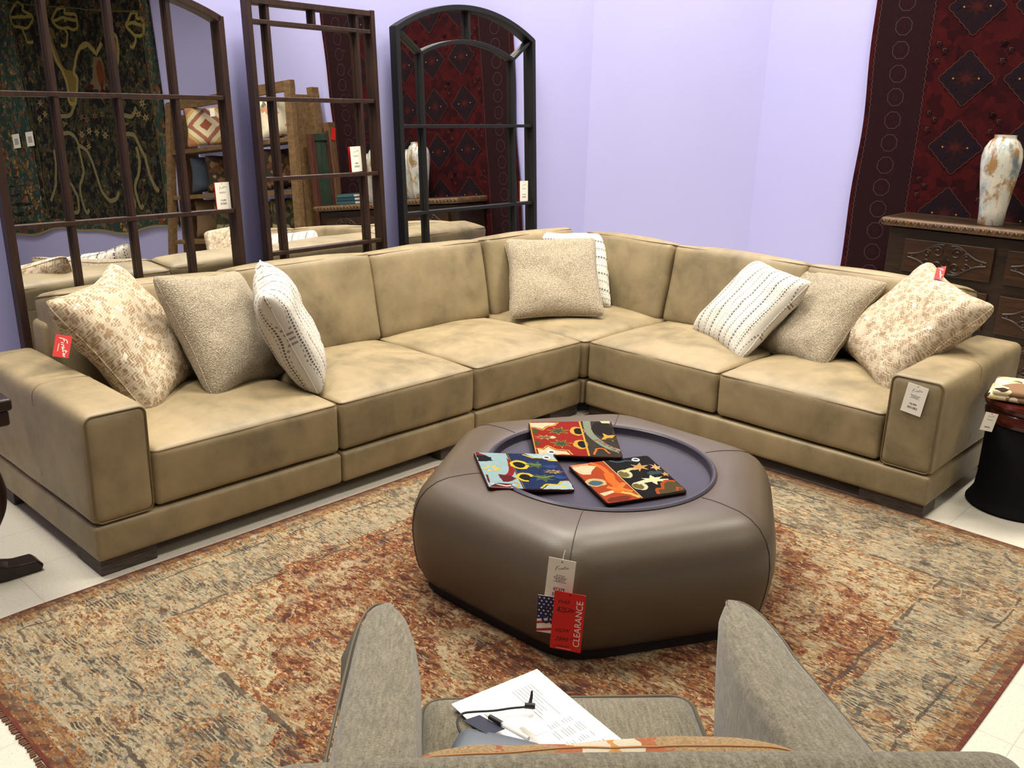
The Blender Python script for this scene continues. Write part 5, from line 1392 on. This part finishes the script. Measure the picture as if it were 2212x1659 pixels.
# old door leaf beside the dresser
MGRN = m_wood('worn_green_paint', (26, 44, 34), (58, 74, 52), 0.7, (4, 4, 0.6), 10)
MOLD = m_wood('old_teak', (70, 48, 30), (116, 84, 52), 0.7, (6, 6, 0.5), 8)
MRED_W = m_wood('red_brown_wood', (58, 30, 22), (92, 50, 36), 0.6)
door = thing('door_leaf', 'old green-panelled wooden door leaf standing between the dresser and the shelf', 'door', (2.42, -2.045, 0))
b = MB(); b.box((-0.145, 0.0, 0.83), (0.05, 0.06, 1.66)); b.build('stile', MRED_W, door, bevel=0.003)
b = MB(); b.box((-0.035, -0.006, 0.83), (0.17, 0.035, 1.60)); b.box((-0.035, 0.004, 1.63), (0.17, 0.05, 0.07)); b.build('panel', MGRN, door, bevel=0.003)
b = MB(); b.box((0.062, 0.0, 0.845), (0.026, 0.06, 1.69)); b.build('stile', MRED_W, door, bevel=0.003)
b = MB(); b.box((0.125, 0.0, 0.885), (0.10, 0.07, 1.77)); b.tube([(0.09, 0.038, 0.1), (0.09, 0.038, 1.72)], 0.006, 8); b.tube([(0.12, 0.038, 0.1), (0.12, 0.038, 1.72)], 0.006, 8); b.build('post', MOLD, door, bevel=0.003)
b = MB(); b.flat = True; b.box((0, 0, 0), (0.055, 0.001, 0.12), Matrix.Rotation(R_(12), 4, 'Y')); o = b.build('red_tag', MRED, M=Matrix.Translation((2.545, -2.0, 1.655))); tag(o, 'crimson tag hung on the old green door leaf', 'tag')

# rustic shelf with pillows
MRUS = m_wood('rustic_pine', (78, 57, 32), (122, 94, 56), 0.7, (3, 1, 3), 10)
SY0, SY1 = -2.20, -4.70
shelf = thing('rustic_shelf', 'wide rustic pine shelf with splayed posts, stacked with pillows', 'shelf', (2.36, (SY0 + SY1) / 2, 0))
SO = Vector((-2.36, -(SY0 + SY1) / 2, 0))
def plank(name, p, q, wx, wy):
    b = MB(); p, q = Vector(p) + SO, Vector(q) + SO
    k = b.addv([r + Vector((sx * wx / 2, sy * wy / 2, 0)) for r in (p, q) for sx, sy in ((-1, -1), (1, -1), (1, 1), (-1, 1))])
    for f in ((0, 3, 2, 1), (4, 5, 6, 7), (0, 1, 5, 4), (1, 2, 6, 5), (2, 3, 7, 6), (3, 0, 4, 7)): b.face([k + i for i in f])
    return b.build(name, MRUS, shelf, bevel=0.004)
for y, s in ((SY0, 1), (SY1, -1)):
    plank('post', (2.02, y + s * 0.10, 0), (2.24, y - s * 0.02, 2.17), 0.07, 0.09)
    plank('post', (2.50, y + s * 0.12, 0), (2.50, y + s * 0.02, 2.12), 0.10, 0.07)
    plank('side_board', (2.30, y + s * 0.05, 0.05), (2.38, y + s * 0.0, 2.05), 0.24, 0.025)
plank('top_rail', (2.24, SY0 - 0.02, 2.13), (2.24, SY1 + 0.02, 2.13), 0.06, 0.06) if False else None
b = MB(); b.box((2.245, (SY0 + SY1) / 2, 2.135), (0.06, SY0 - SY1 + 0.05, 0.10), Matrix.Translation(SO)); b.build('top_rail', MRUS, shelf, bevel=0.004)
for z, x0_ in ((1.625, 2.165), (1.12, 2.11), (0.62, 2.06)):
    b = MB(); b.box(((x0_ + 2.52) / 2, (SY0 + SY1) / 2, z), (2.52 - x0_, SY0 - SY1 - 0.05, 0.045), Matrix.Translation(SO)); b.build('shelf_board', MRUS, shelf, bevel=0.004)
def m_motif(name, base, spots, sc=14):
    g = G(name)
    k = g.red(g.vor(sc, g.warp(g.co(), sc * 0.8, 0.06))); k2 = g.noise(sc * 0.5, 3, 0.6)
    n = len(spots); st = [(0, lin(base))] + [(0.45 + 0.55 * i / n, lin(c)) for i, c in enumerate(spots)]
    c = g.ramp(g.add(g.mul(k, 0.7), g.mul(k2, 0.3)), st, 'CONSTANT')
    return g.out(c, 0.92, 0.1, bump=g.noise(250, 2, 0.6), bstr=0.4)
def m_ikat():
    g = G('ikat_diamond')
    x, y, z = g.sep(g.warp(g.co(), 25, 0.02))
    d = g.add(g.ab(x), g.ab(y))
    c = g.ramp(g.mul(d, 3.0), [(0, lin((150, 88, 62))), (0.20, lin((212, 198, 160))), (0.44, lin((158, 104, 80))), (0.62, lin((214, 200, 158))), (0.80, lin((190, 160, 96))), (0.95, lin((168, 118, 86)))], 'CONSTANT')
    return g.out(c, 0.92, 0.1, bump=g.noise(250, 2, 0.6), bstr=0.4)
def shelf_pillow(label, mat, y, z, size, th, yaw, seed, x=2.31, lean=14, h=None):
    m = Matrix.Translation((x, y, z + (h or size) / 2 * 0.985)) @ Matrix.Rotation(R_(-90 - yaw * 1.4), 4, 'Z') @ Matrix.Rotation(R_(90 - lean), 4, 'X')
    b, edge = pillow_mesh(size, h or size, th, seed=seed, N=18)
    o = b.build('pillow', mat, smooth=True, angle=180, M=m); return tag(o, label, 'pillow', 'pillows on the rustic shelf')
Z1, Z2, Z3 = 1.650, 1.145, 0.645
mcr = m_motif('cream_botanical', (206, 196, 166), [(178, 128, 96), (94, 104, 96), (216, 206, 180), (190, 150, 110)], 9)
mdk = m_motif('dark_paisley', (48, 36, 26), [(74, 48, 30), (96, 72, 46), (44, 40, 34), (112, 92, 64)], 16)
mdg = m_motif('dark_botanical', (52, 50, 36), [(84, 82, 54), (126, 116, 84), (60, 54, 40)], 14)
shelf_pillow('ikat diamond pillow, the one of its kind on the top board of the rustic shelf', m_ikat(), -4.14, Z1, 0.46, 0.13, 38, 21)
shelf_pillow('cream botanical pillow on the top shelf board, beside the green door end', mcr, -2.50, Z1, 0.42, 0.13, 30, 22)
shelf_pillow('cream botanical pillow on the top shelf board, second from the green door end', mcr, -2.76, Z1, 0.42, 0.13, 34, 23)
shelf_pillow('dark paisley pillow on the middle shelf board, beside the green door end', mdk, -2.50, Z2, 0.44, 0.14, 28, 24)
shelf_pillow('dark paisley pillow on the middle shelf board, second from the green door end', mdk, -2.80, Z2, 0.43, 0.14, 30, 25)
shelf_pillow('slate blue pillow on the middle shelf board, below the ikat pillow', plain('slate_velvet', (44, 52, 62), 0.8), -4.2, Z2, 0.43, 0.13, 30, 26)
shelf_pillow('dark paisley pillow on the middle shelf board, next to the slate blue one', mdk, -3.9, Z2, 0.43, 0.13, 34, 27)
shelf_pillow('dark botanical pillow on the lowest shelf board, beside the green door end', mdg, -2.50, Z3, 0.44, 0.14, 28, 28)
shelf_pillow('dark botanical pillow on the lowest shelf board, second from the green door end', mdg, -2.80, Z3, 0.43, 0.14, 30, 29)
shelf_pillow('plain brown pillow on the lowest shelf board', plain('brown_linen', (98, 76, 50), 0.9), -4.2, Z3, 0.46, 0.15, 30, 30)
shelf_pillow('dark botanical pillow on the lowest shelf board, next to the plain brown one', mdg, -3.85, Z3, 0.43, 0.13, 34, 31)
for y, z, lab in ((-2.72, 1.50, 'small white tag on a dark paisley pillow of the middle shelf board'), (-2.80, 1.00, 'small white tag on a dark botanical pillow of the lowest shelf board'), (-3.74, 1.99, 'small white tag on the ikat diamond pillow')):
    b = MB(); b.box((0, 0, 0), (0.002, 0.05, 0.085), Matrix.Rotation(R_(-40), 4, 'Z')); o = b.build('swing_tag', MPAPER, M=Matrix.Translation((2.13, y, z))); tag(o, lab, 'tag')

# ------------------------------------------------------------------ small tables at the two ends
MTAB = m_wood('dark_walnut', (24, 13, 9), (42, 23, 16), 0.35, (3, 3, 1), 8)
tabl = thing('scroll_leg_table', 'dark walnut table with scrolled feet standing beside the sofa arm without a tag', 'table', (-3.10, 0.17, 0))
b = MB(); b.rbox((0, 0, 0.672), (0.66, 0.34, 0.04), 0.012); b.build('top', MTAB, tabl, smooth=True)
b = MB(); b.rbox((0, 0, 0.628), (0.64, 0.32, 0.05), 0.010); b.build('apron', MTAB, tabl, smooth=True)
for sx in (1, -1):
    b = MB(); P = smooth_line([(0.24, 0.60), (0.23, 0.50), (0.285, 0.38), (0.300, 0.28), (0.265, 0.18), (0.235, 0.12), (0.255, 0.07), (0.30, 0.04)], 5)
    b.tube([(sx * x, 0.06, z) for x, z in P], [0.035 + 0.012 * math.sin(i * 0.17) for i in range(len(P))], 12); b.build('leg', MTAB, tabl, smooth=True)
    b = MB(); P = [(0.15, 0.05), (0.20, 0.085), (0.25, 0.075), (0.30, 0.055), (0.345, 0.045), (0.40, 0.042), (0.42, 0.022), (0.41, 0.002), (0.30, 0.002), (0.24, 0.018), (0.20, 0.02), (0.17, 0.006), (0.15, 0.006)]
    b.prism([(sx * x, z) for x, z in P], -0.105, -0.025, Matrix.Rotation(R_(90), 4, 'X')); b.build('foot', MTAB, tabl, bevel=0.006)
MMAH = m_wood('polished_mahogany', (40, 12, 8), (84, 28, 16), 0.18, (2, 2, 6), 8)
MBLK = plain('black_cloth', (14, 13, 14), 0.85, 0.15)
ped = thing('pedestal_table', 'round mahogany side table with a black drum base by the tagged sofa arm', 'table', (0.46, -2.015, 0))
b = MB(); b.lathe([(0.0, 0.0), (0.19, 0.0), (0.196, 0.012), (0.185, 0.03), (0.17, 0.06), (0.165, 0.12), (0.165, 0.36), (0.16, 0.375), (0.0, 0.375)], 48, caps=False); b.build('drum', MBLK, ped, smooth=True, angle=50)
b = MB(); b.lathe([(0.0, 0.375), (0.168, 0.375), (0.180, 0.395), (0.182, 0.415), (0.172, 0.43), (0.186, 0.442), (0.192, 0.46), (0.186, 0.474), (0.0, 0.476)], 56, caps=False); b.build('top', MMAH, ped, smooth=True, angle=40)
def m_text():
    g = G('folded_textile')
    k = g.red(g.vor(13, g.warp(g.co(), 9, 0.09))); n = g.noise(9, 3, 0.6)
    c = g.ramp(g.add(g.mul(k, 0.55), g.mul(n, 0.45)), [(0, lin((54, 42, 32))), (0.30, lin((134, 104, 76))), (0.44, lin((204, 190, 160))), (0.60, lin((206, 186, 120))), (0.72, lin((232, 224, 204)))], 'CONSTANT')
    return g.out(c, 0.9, 0.1, bump=g.noise(250, 2, 0.7), bstr=0.5)
tx = thing('folded_textile', 'folded cream and brown patterned textile on the round mahogany table', 'textile', (0.44, -1.99, 0.4765))
MT = m_text()
for k, (zz, wd, rot) in enumerate(((0.014, 0.29, 12), (0.036, 0.27, 14))):
    b = MB(); b.rbox((0, 0, zz), (0.24, wd, 0.024), 0.011, crown=(0.012, 0, 0), uni=10, bump=0.006, seed=60 + k, M=Matrix.Rotation(R_(rot), 4, 'Z')); b.build('fold', MT, tx, smooth=True)
price_tag('small white price tag hanging on the round mahogany table', (0.262, -1.905, 0.395), (0.644, -0.743, -0.179), (0.049, -0.057, 0.997), 0.052, 0.078, None, rows=2)
